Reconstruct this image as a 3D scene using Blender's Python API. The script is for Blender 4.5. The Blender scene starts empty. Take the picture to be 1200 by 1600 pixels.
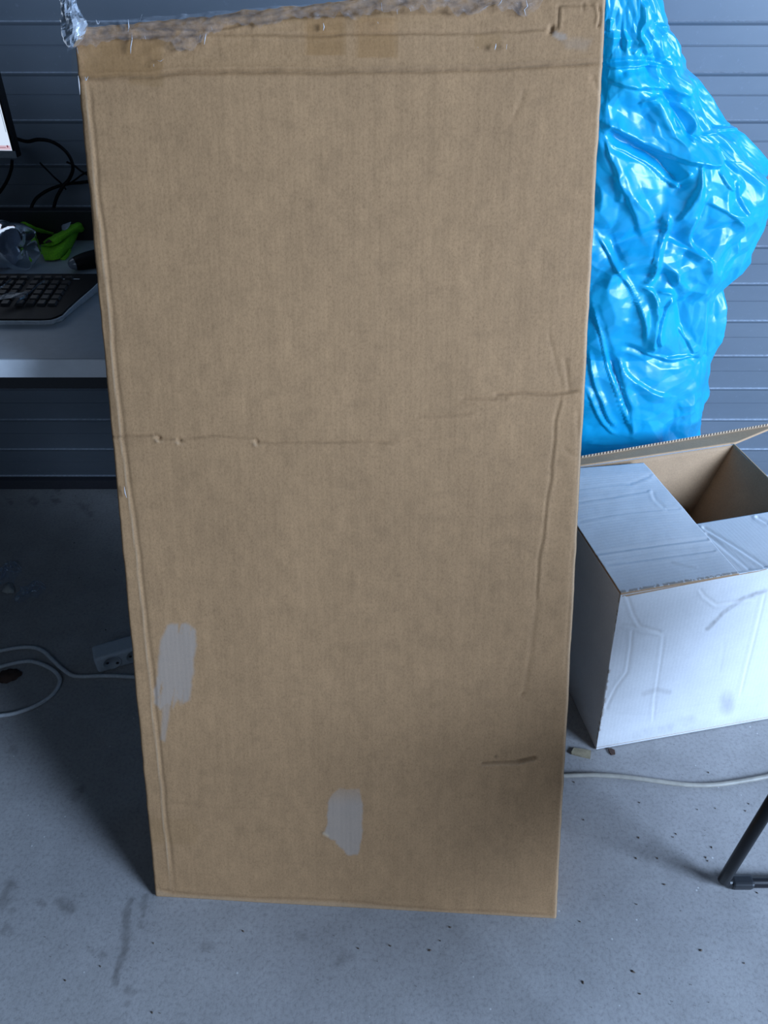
import bpy, math, random
import numpy as np
from mathutils import Vector

# ------------------------------------------------------------------ camera
sc = bpy.context.scene
C = sc.collection
F, H, TH = 1202.0, 1.33, math.radians(40)
cam = bpy.data.cameras.new('camera')
cam.sensor_fit = 'VERTICAL'; cam.sensor_height = 36; cam.sensor_width = 27
cam.lens = 36 * F / 1600; cam.clip_start = 0.02
co = bpy.data.objects.new('camera', cam); C.objects.link(co)
co.location = (0, 0, H); co.rotation_euler = (math.pi/2 - TH, 0, 0)
sc.camera = co
# ------------------------------------------------------------------ world, lights, exposure
sc.view_settings.view_transform = 'Standard'; sc.view_settings.look = 'None'
sc.view_settings.gamma = 1; sc.view_settings.use_curve_mapping = False
sc.view_settings.exposure = 0.0
w = bpy.data.worlds.new('world'); sc.world = w; w.use_nodes = True
bg = w.node_tree.nodes['Background']
bg.inputs[0].default_value = (0.42, 0.66, 1.0, 1); bg.inputs[1].default_value = 0.035

def area(name, loc, target, sx, sy, power, col):
    L = bpy.data.lights.new(name, 'AREA'); L.shape = 'RECTANGLE'
    L.size = sx; L.size_y = sy; L.energy = power; L.color = col
    o = bpy.data.objects.new(name, L); C.objects.link(o)
    o.location = loc
    o.rotation_euler = (Vector(target) - Vector(loc)).to_track_quat('-Z', 'Y').to_euler()
    return o
# daylight through the open garage door, in front and to the right of the box
area('door_daylight', (3.2, -1.15, 1.82), (0.5, 0.9, 0.6), 1.5, 1.5, 335, (0.50, 0.69, 1.0))
area('front_left_fill', (-0.9, -2.4, 2.6), (-0.1, 0.9, 0.4), 2.2, 1.6, 10, (0.55, 0.73, 1.0))  # unseen fill light added from the front left to lift the shadows

# ------------------------------------------------------------------ helpers
def ray(x, y):
    dx, dy = x - 600.0, y - 800.0
    return np.array([dx, F*math.cos(TH) - dy*math.sin(TH), -F*math.sin(TH) - dy*math.cos(TH)])
def gz(x, y, z=0.0):                      # point seen at (x, y) that lies at height z
    r = ray(x, y); t = (z - H)/r[2]; return r*t + np.array([0, 0, H])
def gy(x, y, Y):                          # point seen at (x, y) that lies at depth Y
    r = ray(x, y); t = Y/r[1]; return r*t + np.array([0, 0, H])
def proj(P):
    P = np.asarray(P, float)
    X, Y, Z = P[..., 0], P[..., 1], P[..., 2] - H
    d = Y*math.cos(TH) - Z*math.sin(TH); u = Y*math.sin(TH) + Z*math.cos(TH)
    return 600 + F*X/d, 800 - F*u/d
def unit(v): v = np.asarray(v, float); return v/np.linalg.norm(v)

_tab = {}
def vnoise(x, y, seed=0):                 # smooth value noise, range 0..1
    if seed not in _tab: _tab[seed] = np.random.RandomState(seed).rand(257, 257)
    T = _tab[seed]
    xi = np.floor(x).astype(int); yi = np.floor(y).astype(int)
    fx = x - xi; fy = y - yi
    fx = fx*fx*(3-2*fx); fy = fy*fy*(3-2*fy)
    a = T[xi % 256, yi % 256]; b = T[(xi+1) % 256, yi % 256]
    c = T[xi % 256, (yi+1) % 256]; d = T[(xi+1) % 256, (yi+1) % 256]
    return (a*(1-fx)+b*fx)*(1-fy) + (c*(1-fx)+d*fx)*fy
def fbm(x, y, seed=0, n=4):
    s = 0; a = 0.5; t = 0
    for k in range(n):
        s = s + a*vnoise(x, y, seed+k); t += a; a *= 0.5; x = x*2.03+7.1; y = y*2.03+3.7
    return s/t
def segdist(x, y, pts, full=False):       # distance to a polyline, signed side, parameter
    best = np.full(np.shape(x), 1e9); side = np.zeros(np.shape(x)); par = np.zeros(np.shape(x))
    n = len(pts)-1
    for k in range(n):
        (ax, ay), (bx, by) = pts[k], pts[k+1]
        vx, vy = bx-ax, by-ay; L2 = vx*vx+vy*vy
        t = np.clip(((x-ax)*vx+(y-ay)*vy)/L2, 0, 1)
        qx, qy = x-ax-t*vx, y-ay-t*vy
        d = np.hypot(qx, qy); m = d < best
        best = np.where(m, d, best)
        side = np.where(m, np.sign(vx*qy - vy*qx), side); par = np.where(m, (k+t)/n, par)
    return (best, side, par) if full else best
def inpoly(x, y, pts):
    r = np.zeros(np.shape(x), bool); n = len(pts)
    for i in range(n):
        (ax, ay), (bx, by) = pts[i], pts[(i+1) % n]
        if ay == by: continue
        c = ((ay > y) != (by > y)) & (x < (bx-ax)*(y-ay)/(by-ay)+ax)
        r ^= c
    return r
def smooth(a, b, x):
    t = np.clip((x-a)/(b-a), 0, 1); return t*t*(3-2*t)

# mesh makers ------------------------------------------------------
def link(name, me, mats=(), parent=None, smooth_=False):
    for m in (mats if isinstance(mats, (list, tuple)) else [mats]): me.materials.append(m)
    o = bpy.data.objects.new(name, me); C.objects.link(o)
    if parent: o.parent = parent
    me.polygons.foreach_set('use_smooth', [bool(smooth_)]*len(me.polygons))
    me.update(); return o
def mesh(name, V, Fs, mats=(), parent=None, smooth_=False, mi=None):
    me = bpy.data.meshes.new(name)
    me.from_pydata([tuple(map(float, v)) for v in V], [], [tuple(f) for f in Fs])
    o = link(name, me, mats, parent, smooth_)
    if mi is not None: me.polygons.foreach_set('material_index', mi)
    return o
def grid_faces(nu, nv, off=0, flip=False, wrap=False):
    i = np.arange(nu-1)[:, None]; j = np.arange(nv if wrap else nv-1)[None, :]
    j2 = (j+1) % nv
    a = i*nv+j; b = (i+1)*nv+j; c = (i+1)*nv+j2; d = i*nv+j2
    f = np.stack([a, b, c, d] if not flip else [a, d, c, b], -1).reshape(-1, 4)+off
    return f
def npmesh(name, V, Q, mats=(), parent=None, smooth_=True, mi=None, attrs=None):
    me = bpy.data.meshes.new(name)
    V = np.asarray(V, np.float32); Q = np.asarray(Q, np.int32)
    me.vertices.add(len(V)); me.vertices.foreach_set('co', V.ravel())
    me.loops.add(Q.size); me.loops.foreach_set('vertex_index', Q.ravel())
    me.polygons.add(len(Q)); me.polygons.foreach_set('loop_start', np.arange(0, Q.size, 4, dtype=np.int32))
    if mi is not None: me.polygons.foreach_set('material_index', np.asarray(mi, np.int32))
    me.update(calc_edges=True); me.validate()
    for k, a in (attrs or {}).items():
        at = me.attributes.new(k, 'FLOAT', 'POINT'); at.data.foreach_set('value', np.asarray(a, np.float32).ravel())
    return link(name, me, mats, parent, smooth_)
def sheet(name, P, N, th, mats, parent=None, attrs=None):
    """P: (nu,nv,3) outer face points, N: (3,) or (nu,nv,3) outward normal. mats: outer, inner, edge"""
    nu, nv = P.shape[:2]
    N = np.broadcast_to(N, P.shape); Q = P - N*th
    V = np.concatenate([P.reshape(-1, 3), Q.reshape(-1, 3)]); n = nu*nv
    a = grid_faces(nu, nv); nrm = np.cross(P[1, 0]-P[0, 0], P[0, 1]-P[0, 0])
    flip = np.dot(nrm, N[0, 0]) < 0
    a = grid_faces(nu, nv, 0, flip); b = grid_faces(nu, nv, n, not flip)
    idx = np.arange(n).reshape(nu, nv)
    loop = list(idx[0, :]) + list(idx[1:, -1]) + list(idx[-1, -2::-1]) + list(idx[-2:0:-1, 0])
    e = []
    for k in range(len(loop)):
        p, q = loop[k], loop[(k+1) % len(loop)]
        e.append((p, q, q+n, p+n) if not flip else (q, p, p+n, q+n))
    Qf = np.concatenate([a, b, np.array(e)])
    mi = [0]*len(a)+[1]*len(b)+[2]*len(e)
    if attrs: attrs = {k: np.concatenate([np.ravel(v), np.ravel(v)]) for k, v in attrs.items()}
    o = npmesh(name, V, Qf, mats, parent, True, mi, attrs)
    o.data.polygons.foreach_set('use_smooth', [m_ < 2 for m_ in mi]); o.data.update(); return o
def quadgrid(A, B, Cc, D, nu, nv):        # A-B along u at v=0, D-C at v=1
    u = np.linspace(0, 1, nu)[:, None, None]; v = np.linspace(0, 1, nv)[None, :, None]
    A, B, Cc, D = map(np.asarray, (A, B, Cc, D))
    return (A*(1-u)+B*u)*(1-v) + (D*(1-u)+Cc*u)*v
def bevbox(name, lo, hi, mat, parent=None, r=0.002, frame=None, seg=2):
    import bmesh
    bm = bmesh.new(); bmesh.ops.create_cube(bm, size=1)
    lo, hi = np.array(lo, float), np.array(hi, float)
    for v in bm.verts:
        p = (lo+hi)/2 + np.array(v.co)*(hi-lo)
        v.co = p
    if r: bmesh.ops.bevel(bm, geom=bm.edges[:], offset=r, segments=seg, profile=0.5, affect='EDGES')
    if frame is not None:
        O, ex, ey, ez = map(np.asarray, frame)
        for v in bm.verts:
            c = np.array(v.co); v.co = O + ex*c[0] + ey*c[1] + ez*c[2]
    me = bpy.data.meshes.new(name); bm.to_mesh(me); bm.free()
    return link(name, me, mat, parent)
def catmull(pts, n=8):
    P = [np.asarray(p, float) for p in pts]; P = [2*P[0]-P[1]]+P+[2*P[-1]-P[-2]]; out = []
    for k in range(1, len(P)-2):
        for t in np.linspace(0, 1, n, endpoint=False):
            out.append(0.5*((2*P[k])+(P[k+1]-P[k-1])*t+(2*P[k-1]-5*P[k]+4*P[k+1]-P[k+2])*t*t+(3*P[k]-P[k-1]-3*P[k+1]+P[k+2])*t**3))
    out.append(P[-2]); return np.array(out)
def tube(name, pts, r, mat, parent=None, n=8, ns=10, smoothpath=True):
    path = catmull(pts, n) if smoothpath else np.array(pts, float)
    m = len(path); T = np.gradient(path, axis=0); T /= np.linalg.norm(T, axis=1)[:, None]
    up = np.array([0, 0, 1.0]) if abs(T[0][2]) < .9 else np.array([1.0, 0, 0])
    V = []; a = np.cross(T[0], up); a /= np.linalg.norm(a)
    rr = np.broadcast_to(r, (m,))
    for k in range(m):
        a = a - np.dot(a, T[k])*T[k]; a /= np.linalg.norm(a); b = np.cross(T[k], a)
        for j in range(ns):
            th = 2*math.pi*j/ns; V.append(path[k]+rr[k]*(a*math.cos(th)+b*math.sin(th)))
    Fs = [tuple(f) for f in grid_faces(m, ns, wrap=True)]
    Fs += [tuple(range(ns)), tuple(range((m-1)*ns+ns-1, (m-1)*ns-1, -1))]
    return mesh(name, V, Fs, mat, parent, True)
def lathe(name, prof, O, axis, mat, parent=None, ns=32, mod=None, cap=True):
    axis = unit(axis); a = unit(np.cross(axis, [0, 0, 1.0] if abs(axis[2]) < .9 else [1.0, 0, 0])); b = np.cross(axis, a)
    V = []
    for (r, h) in prof:
        for j in range(ns):
            th = 2*math.pi*j/ns; rr, hh = (mod(r, h, th) if mod else (r, h))
            V.append(np.asarray(O)+axis*hh+rr*(a*math.cos(th)+b*math.sin(th)))
    Fs = [tuple(f) for f in grid_faces(len(prof), ns, wrap=True)]
    if cap: Fs += [tuple(range(ns)), tuple(range(len(V)-1, len(V)-1-ns, -1))]
    return mesh(name, V, Fs, mat, parent, True)
def thing(name, label, cat, loc=(0, 0, 0), group=None):
    o = bpy.data.objects.new(name, None); C.objects.link(o); o.location = (0, 0, 0)
    o.empty_display_size = 0.05
    return tag(o, label, cat, group)
def tag(o, label, cat, group=None):
    o['label'] = label; o['category'] = cat
    if group: o['group'] = group
    return o
def struct(o): o['kind'] = 'structure'; return o

# materials --------------------------------------------------------
class NT:
    def __init__(s, name):
        s.m = bpy.data.materials.new(name); s.m.use_nodes = True
        s.t = s.m.node_tree; s.b = s.t.nodes['Principled BSDF']; s.out = s.t.nodes['Material Output']
    def n(s, typ, **k):
        nd = s.t.nodes.new(typ)
        for a, v in k.items():
            if a in ('operation', 'blend_type', 'data_type', 'attribute_name', 'bands_direction', 'wave_type', 'feature', 'noise_dimensions', 'use_clamp', 'distribution', 'wave_profile'): setattr(nd, a, v)
            else: nd.inputs[a.replace('_', ' ')].default_value = v
        return nd
    def l(s, a, b): s.t.links.new(a, b); return s
    def coord(s, scale=(1, 1, 1)):
        tc = s.n('ShaderNodeTexCoord'); mp = s.n('ShaderNodeMapping'); mp.inputs['Scale'].default_value = scale
        s.l(tc.outputs['Object'], mp.inputs[0]); return mp.outputs[0]
    def noise(s, co, scale, detail=4, rough=.6):
        n = s.n('ShaderNodeTexNoise', Scale=scale, Detail=detail, Roughness=rough); s.l(co, n.inputs['Vector']); return n.outputs['Fac']
    def ramp(s, fac, stops):
        r = s.n('ShaderNodeValToRGB'); s.l(fac, r.inputs[0]); e = r.color_ramp.elements
        while len(e) < len(stops): e.new(.5)
        for k, (p, c) in enumerate(stops): e[k].position = p; e[k].color = (*c, 1) if len(c) == 3 else c
        return r.outputs[0]
    def mix(s, fac, a, b, mode='MIX'):
        m = s.t.nodes.new('ShaderNodeMix'); m.data_type = 'RGBA'; m.blend_type = mode
        for sock, v in ((m.inputs[0], fac), (m.inputs[6], a), (m.inputs[7], b)):
            if hasattr(v, 'is_linked'): s.l(v, sock)
            elif isinstance(v, (int, float)): sock.default_value = v
            else: sock.default_value = (*v, 1)
        return m.outputs[2]
    def attr(s, name):
        a = s.t.nodes.new('ShaderNodeAttribute'); a.attribute_name = name; return a.outputs['Fac']
    def math(s, op, a, b=0.0):
        m = s.t.nodes.new('ShaderNodeMath'); m.operation = op
        for k, v in enumerate((a, b)):
            if hasattr(v, 'is_linked'): s.l(v, m.inputs[k])
            else: m.inputs[k].default_value = v
        return m.outputs[0]
    def bump(s, h, strength=.3, dist=.001):
        b = s.n('ShaderNodeBump', Strength=strength, Distance=dist); s.l(h, b.inputs['Height']); s.l(b.outputs[0], s.b.inputs['Normal']); return b
    def base(s, c):
        if hasattr(c, 'is_linked'): s.l(c, s.b.inputs['Base Color'])
        else: s.b.inputs['Base Color'].default_value = (*c, 1)
        return s
def simple(name, col, rough=.5, metal=0, bumpy=0, scale=200, var=.12, spec=.5, emit=None):
    k = NT(name); c = k.coord(); f = k.noise(c, scale)
    k.base(k.ramp(f, [(.3, [x*(1-var) for x in col]), (.7, [min(1, x*(1+var)) for x in col])]))
    k.b.inputs['Roughness'].default_value = rough; k.b.inputs['Metallic'].default_value = metal
    k.b.inputs['Specular IOR Level'].default_value = spec
    if bumpy: k.bump(f, bumpy)
    if emit:
        k.b.inputs['Emission Color'].default_value = (*emit[0], 1); k.b.inputs['Emission Strength'].default_value = emit[1]
    return k.m

# kraft board of the tall box, with marks carried by mesh attributes
KR = (0.445, 0.255, 0.124)
def kraft_panel():
    k = NT('kraft_panel'); c = k.coord()
    cf = k.coord((1, 1, .35))
    big = k.noise(cf, 5, 5, .6); fine = k.noise(k.coord((1, 1, .6)), 420, 3, .7); mid = k.noise(cf, 60, 4, .7)
    col = k.ramp(big, [(.25, [x*.90 for x in KR]), (.75, [x*1.08 for x in KR])])
    col = k.mix(.55, col, k.ramp(mid, [(.3, (.80, .80, .80)), (.7, (1.12, 1.12, 1.12))]), 'MULTIPLY')
    col = k.mix(.8, col, k.ramp(fine, [(.28, (.74, .72, .70)), (.5, (1, 1, 1)), (.75, (1.14, 1.14, 1.14))]), 'MULTIPLY')
    col = k.mix(k.math('MULTIPLY', k.attr('tape'), .62), col, (.30, .165, .062))
    col = k.mix(k.attr('worn_dark'), col, (.165, .095, .045))
    col = k.mix(k.math('MULTIPLY', k.attr('scuff'), .68), col, (.40, .335, .285))
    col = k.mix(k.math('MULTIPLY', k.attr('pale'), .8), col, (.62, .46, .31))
    k.base(col)
    r = k.math('SUBTRACT', .72, k.math('MULTIPLY', k.attr('gloss'), .42)); k.l(r, k.b.inputs['Roughness'])
    k.b.inputs['Specular IOR Level'].default_value = .3
    wv = k.n('ShaderNodeTexWave', Scale=45.0, Distortion=.6); wv.bands_direction = 'X'; k.l(c, wv.inputs['Vector'])
    hh = k.math('ADD', k.math('MULTIPLY', wv.outputs['Fac'], .10), k.math('MULTIPLY', fine, .25))
    k.bump(hh, .35, .0012)
    return k.m
def kraft(name='kraft_plain', col=KR, var=.1):
    k = NT(name); c = k.coord(); fine = k.noise(c, 300, 4, .7); big = k.noise(c, 9, 3)
    a = k.ramp(big, [(.3, [x*(1-var) for x in col]), (.7, [x*(1+var) for x in col])])
    k.base(k.mix(.7, a, k.ramp(fine, [(.3, (.8, .8, .8)), (.7, (1.1, 1.1, 1.1))]), 'MULTIPLY'))
    k.b.inputs['Roughness'].default_value = .75; k.bump(fine, .15)
    return k.m
def white_board():
    k = NT('white_board'); c = k.coord()
    big = k.noise(c, 12, 5, .65); fine = k.noise(c, 260, 3)
    col = k.ramp(big, [(.3, (.76, .76, .77)), (.7, (.84, .84, .85))])
    col = k.mix(.35, col, k.ramp(fine, [(.3, (.85, .85, .85)), (.7, (1.05, 1.05, 1.05))]), 'MULTIPLY')
    col = k.mix(k.attr('dirt'), col, (.20, .17, .15))
    col = k.mix(k.attr('worn_dark'), col, (.34, .25, .17))
    k.base(col); k.b.inputs['Roughness'].default_value = .55
    k.b.inputs['Specular IOR Level'].default_value = .35
    k.bump(k.attr('flute'), .16, .0006)
    return k.m
def flute_edge():
    k = NT('corrugated_edge'); c = k.coord()
    wv = k.n('ShaderNodeTexWave', Scale=44.0, Distortion=1.2); wv.bands_direction = 'X'; k.l(c, wv.inputs['Vector'])
    k.base(k.ramp(wv.outputs['Fac'], [(.30, (.06, .04, .03)), (.55, (.50, .38, .26))])); k.b.inputs['Roughness'].default_value = .8
    return k.m
def concrete():
    k = NT('concrete'); c = k.coord()
    a = k.noise(c, 2.2, 6, .62); b = k.noise(c, 14, 6, .7); s = k.noise(c, 160, 4, .75)
    col = k.ramp(a, [(.3, (.325, .315, .318)), (.7, (.40, .39, .386))])
    col = k.mix(.6, col, k.ramp(b, [(.3, (.80, .80, .79)), (.65, (1.06, 1.06, 1.06))]), 'MULTIPLY')
    col = k.mix(.8, col, k.ramp(s, [(.33, (.72, .72, .72)), (.5, (1, 1, 1)), (.72, (1.12, 1.12, 1.12))]), 'MULTIPLY')
    v = k.n('ShaderNodeTexVoronoi', Scale=55.0); k.l(c, v.inputs['Vector'])
    pick = k.noise(c, 9, 2); 
    dots = k.math('MULTIPLY', k.math('LESS_THAN', v.outputs['Distance'], .055), k.math('GREATER_THAN', pick, .52))
    col = k.mix(k.math('MULTIPLY', dots, .5), col, (.06, .06, .07))
    v2 = k.n('ShaderNodeTexVoronoi', Scale=31.0); k.l(c, v2.inputs['Vector'])
    d2 = k.math('MULTIPLY', k.math('LESS_THAN', v2.outputs['Distance'], .05), k.math('GREATER_THAN', pick, .5))
    col = k.mix(k.math('MULTIPLY', d2, .6), col, (.7, .7, .7))
    col = k.mix(k.attr('stain'), col, (.095, .088, .082))
    k.base(col); k.b.inputs['Roughness'].default_value = .62; k.b.inputs['Specular IOR Level'].default_value = .35
    k.bump(k.math('ADD', s, k.math('MULTIPLY', b, 1.2)), .25, .0015)
    return k.m
def shutter_mat():
    k = NT('shutter_metal'); c = k.coord((.35, 1, 1)); a = k.noise(c, 6, 5); g = k.noise(k.coord(), 90, 4, .75)
    col = k.ramp(a, [(.3, (.150, .178, .212)), (.7, (.190, .218, .252))])
    col = k.mix(k.ramp(g, [(.62, (0, 0, 0)), (.76, (.4, .4, .4))]), col, (.30, .34, .40))
    k.base(col); k.b.inputs['Roughness'].default_value = .46; k.b.inputs['Metallic'].default_value = .30
    k.bump(a, .12, .002)
    return k.m
def bag_mat():
    k = NT('blue_polythene'); c = k.coord()
    a = k.noise(c, 7, 4); f = k.noise(c, 34, 5, .7)
    k.base(k.ramp(a, [(.3, (.005, .42, .83)), (.7, (.010, .55, .90))]))
    k.b.inputs['Roughness'].default_value = .34; k.b.inputs['Specular IOR Level'].default_value = .9
    k.bump(f, .16, .002)
    tr = k.n('ShaderNodeBsdfTranslucent'); tr.inputs[0].default_value = (.03, .95, 1.0, 1)
    mx = k.n('ShaderNodeMixShader', Fac=.30); k.l(k.b.outputs[0], mx.inputs[1]); k.l(tr.outputs[0], mx.inputs[2]); k.l(mx.outputs[0], k.out.inputs[0])
    return k.m
def clear_mat(name, tint=(.92, .95, 1), haze=.10, rough=.12, gl=.35, bumps=60):
    k = NT(name); c = k.coord(); f = k.noise(c, bumps, 4, .6)
    for n_ in (k.b,): k.t.nodes.remove(n_)
    tr = k.n('ShaderNodeBsdfTransparent'); tr.inputs[0].default_value = (*tint, 1)
    g = k.n('ShaderNodeBsdfGlossy'); g.inputs['Color'].default_value = (.9, .95, 1, 1); g.inputs['Roughness'].default_value = rough
    d = k.n('ShaderNodeBsdfDiffuse'); d.inputs[0].default_value = (.62, .66, .72, 1)
    b = k.n('ShaderNodeBump', Strength=.6, Distance=.002); k.l(f, b.inputs['Height']); k.l(b.outputs[0], g.inputs['Normal'])
    lw = k.n('ShaderNodeLayerWeight', Blend=gl); k.l(b.outputs[0], lw.inputs['Normal'])
    m1 = k.n('ShaderNodeMixShader', Fac=haze); k.l(tr.outputs[0], m1.inputs[1]); k.l(d.outputs[0], m1.inputs[2])
    m2 = k.n('ShaderNodeMixShader'); k.l(lw.outputs['Fresnel'], m2.inputs[0]); k.l(m1.outputs[0], m2.inputs[1]); k.l(g.outputs[0], m2.inputs[2])
    k.l(m2.outputs[0], k.out.inputs[0]); return k.m

M_panel = kraft_panel(); M_kraft = kraft(); M_kin = kraft('kraft_inside', (.50, .315, .180)); M_flute = flute_edge()
M_white = white_board(); M_conc = concrete(); M_shut = shutter_mat(); M_bag = bag_mat()
M_film = clear_mat('stretch_film', tint=(.99, .99, 1), haze=.08, gl=.10, rough=.20, bumps=45)
M_tape = clear_mat('packing_tape', tint=(1, .975, .93), haze=.01, gl=.05, rough=.15, bumps=25)
M_pet = clear_mat('bottle_plastic', tint=(.86, .90, .95), haze=.05, gl=.20, rough=.10, bumps=30)
M_black = simple('black_plastic', (.006, .006, .007), .5, spec=.15)
M_key = simple('key_plastic', (.006, .007, .009), .4, spec=.22)
M_silver = simple('silver_plastic', (.78, .82, .86), .35)
M_desk = simple('desk_laminate', (.36, .40, .44), .45, scale=60, var=.05)
M_deske = simple('desk_edge', (.80, .83, .86), .4, scale=40, var=.04)
M_dark = simple('dark_steel', (.018, .019, .022), .5)
M_green = simple('lime_fabric', (.20, .60, .018), .85, bumpy=.5, scale=420, var=.25)
M_maroon = simple('dark_lining', (.035, .017, .016), .9)
M_tag = simple('tag_paper', (.42, .46, .52), .6)
M_cable = simple('white_cable', (.60, .62, .64), .45)
M_cable2 = simple('beige_cable', (.38, .35, .30), .5, scale=60, var=.15)
M_strip = simple('strip_plastic', (.48, .53, .58), .4, var=.05)
M_screen = simple('screen', (.02, .02, .02), .3, emit=((.70, .82, 1.0), .95))
M_sbar = simple('screen_pink', (.02, .02, .02), .3, emit=((.85, .62, .74), .75))
M_sred = simple('screen_red', (.02, .01, .01), .3, emit=((.35, .05, .10), .5))
M_sgrey = simple('screen_grey', (.02, .02, .02), .3, emit=((.30, .40, .55), .6))
M_bezel = simple('bezel', (.22, .25, .27), .45)
M_wood = simple('chip_wood', (.36, .30, .20), .8, scale=90, var=.25, bumpy=.4)
M_brown = simple('brown_leaf', (.075, .040, .028), .8, scale=80, var=.35)
M_bits = simple('debris', (.10, .075, .055), .85, scale=60, var=.7)
M_chair = simple('chair_tube', (.010, .010, .012), .38, spec=.4)
M_label = simple('bottle_label', (.50, .54, .62), .55)

# ------------------------------------------------------------------ setting: floor
W = 1.705
def axis(fine0, fine1, step, lo, hi, coarse=.12):
    a = np.arange(fine0, fine1+1e-9, step)
    return np.concatenate([np.arange(lo, fine0-1e-6, coarse), a, np.arange(fine1+coarse, hi, coarse), [hi]])
gx = axis(-1.05, 1.05, .004, -3.2, 3.2); gyv = axis(.20, 1.68, .004, -2.6, 1.80)
XX, YY = np.meshgrid(gx, gyv, indexing='ij')
px, py = proj(np.stack([XX, YY, np.zeros_like(XX)], -1))
wob = (fbm(XX*60, YY*60, 11)-.5)*22
st = np.zeros_like(XX)
def streak(pts, wd, a):
    global st
    d = segdist(px+wob*.6, py+wob, pts); st = np.maximum(st, a*smooth(wd*1.6, wd*.4, d))
streak([(205, 1405), (196, 1440), (192, 1490), (184, 1515), (180, 1540)], 5, .55)
streak([(230, 1402), (222, 1430)], 4, .5)
streak([(0, 1410), (14, 1395), (20, 1385)], 7, .5); streak([(3, 1455), (10, 1445), (20, 1460)], 4, .4)
for (sx, sy, sr, a) in [(103, 1415, 13, .55), (124, 1232, 9, .5), (120, 1250, 9, .35), (66, 1412, 7, .5), (20, 1425, 8, .4),
                        (202, 1548, 8, .5), (200, 1570, 6, .45), (160, 1492, 7, .45), (142, 1485, 5, .4), (222, 1445, 6, .4), (530, 1500, 13, .35),
                        (318, 1475, 10, .40), (545, 1492, 10, .3), (1015, 1330, 22, .16), (1060, 1355, 22, .15), (1095, 1372, 16, .25), (470, 1460, 7, .3),
                        (20, 1170, 10, .3), (52, 782, 7, .6), (15, 782, 5, .5), (88, 783, 6, .5), (92, 766, 6, .5), (135, 795, 8, .4), (8, 1050, 9, .3), (690, 1490, 8, .25), (940, 1408, 14, .12)]:
    st = np.maximum(st, a*smooth(sr*1.5, sr*.4, np.hypot(px+wob-sx, (py+wob-sy)*1.15)))
st *= .45+.8*fbm(XX*90, YY*90, 5)
V = np.stack([XX, YY, np.zeros_like(XX)], -1).reshape(-1, 3)
struct(npmesh('floor', V, grid_faces(*XX.shape), M_conc, None, True, attrs={'stain': st}))

# back wall: ribbed metal roller shutter, one continuous profile
led = [-.02, .035, .125, .22, .314, .407, .5, .593, .68, .768, .853, .938, 1.023, 1.108, 1.193, 1.278, 1.363, 1.448, 1.533, 1.62, 1.71, 1.8, 1.9, 2.0, 2.1, 2.2, 2.3, 2.4]
prof = [(0.0, -.035)]
for a, b in zip(led[:-1], led[1:]):
    h = b-a; mid = a+h*.52
    prof += [(0.0008, a+.0005), (.0018, mid-.0020), (.0, mid-.0010), (.0, mid+.0002), (.0018, mid+.0012), (.0026, b-.008), (.0060, b-.0035), (.0066, b-.0012), (.0008, b-.0002)]
xs = np.linspace(-3.2, 3.2, 60)
V = np.array([[x, W-y, z] for x in xs for (y, z) in prof]); nb = len(prof)
Vb = np.array([[x, W+.03, z] for x in xs for z in (prof[0][1], prof[-1][1])])
Q = list(grid_faces(60, nb))
M_lip = simple('lit_lip', (.42, .46, .52), .6, scale=120, var=.25)
lipf = [1 if j % 9 == 8 else 0 for j in range(nb-1)]      # ledge tops painted paler to stand in for light caught there
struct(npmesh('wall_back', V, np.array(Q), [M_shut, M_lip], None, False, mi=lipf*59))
bevbox('trim_1', (-3.2, W-.022, 0), (3.2, W-.001, .030), simple('shutter_foot', (.045, .045, .055), .6), None, .002)['kind'] = 'structure'

# ------------------------------------------------------------------ tall cardboard box leaning on the desk
BL, BR = gz(241, 1403, .004), gz(870, 1437, .004)
ex = unit(BR-BL); LEAN = math.radians(26)
nh = np.array([-ex[1], ex[0], 0]); upv = nh*math.sin(LEAN)+np.array([0, 0, 1])*math.cos(LEAN)
nf = np.cross(ex, upv); nf = nf if nf[1] < 0 else -nf      # outward, towards the viewer and up
def onp(x, y, off=0.0):
    r = ray(x, y); O = BL+nf*off; t = np.dot(O-np.array([0, 0, H]), nf)/np.dot(r, nf); return r*t+np.array([0, 0, H])
TL, TR = onp(112, 42), onp(950, -40)
TK = 0.155
NU, NV = 330, 640
u = np.linspace(0, 1, NU)[:, None]; v = np.linspace(0, 1, NV)[None, :]
P = ((BL*(1-u[..., None])+BR*u[..., None])*(1-v[..., None]) + (TL*(1-u[..., None])+TR*u[..., None])*v[..., None])
# outline wear
X, Y = proj(P)
Hh = np.zeros((NU, NV)); worn_dark = np.zeros_like(Hh); scuff = np.zeros_like(Hh); pale = np.zeros_like(Hh); tape = np.zeros_like(Hh); gloss = np.zeros_like(Hh)
def crease(pts, dep, wd, darken=0.0, pl=0.0, ridge=0.0, off=0):
    """valley of depth dep (mm); optional pale ridge beside it"""
    global Hh, worn_dark, pale
    jx = (vnoise(X/30, Y/30, 3)-.5)*3
    d, sd, t = segdist(X+jx, Y+jx, pts, True)
    fade = smooth(0, .04, t)*smooth(1, .96, t)*.75+.25
    Hh = Hh - dep*1e-3*np.exp(-(d/wd)**2)*fade
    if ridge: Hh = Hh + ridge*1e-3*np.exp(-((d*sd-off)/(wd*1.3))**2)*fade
    if darken: worn_dark = np.maximum(worn_dark, darken*np.exp(-(d/(wd*.8))**2)*fade*(.6+.8*vnoise(X/9, Y/9, 4)))  # colour darkened along the valley line
    if pl: pale = np.maximum(pale, pl*np.exp(-((d*sd-off)/(wd*.7))**2)*fade)
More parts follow.
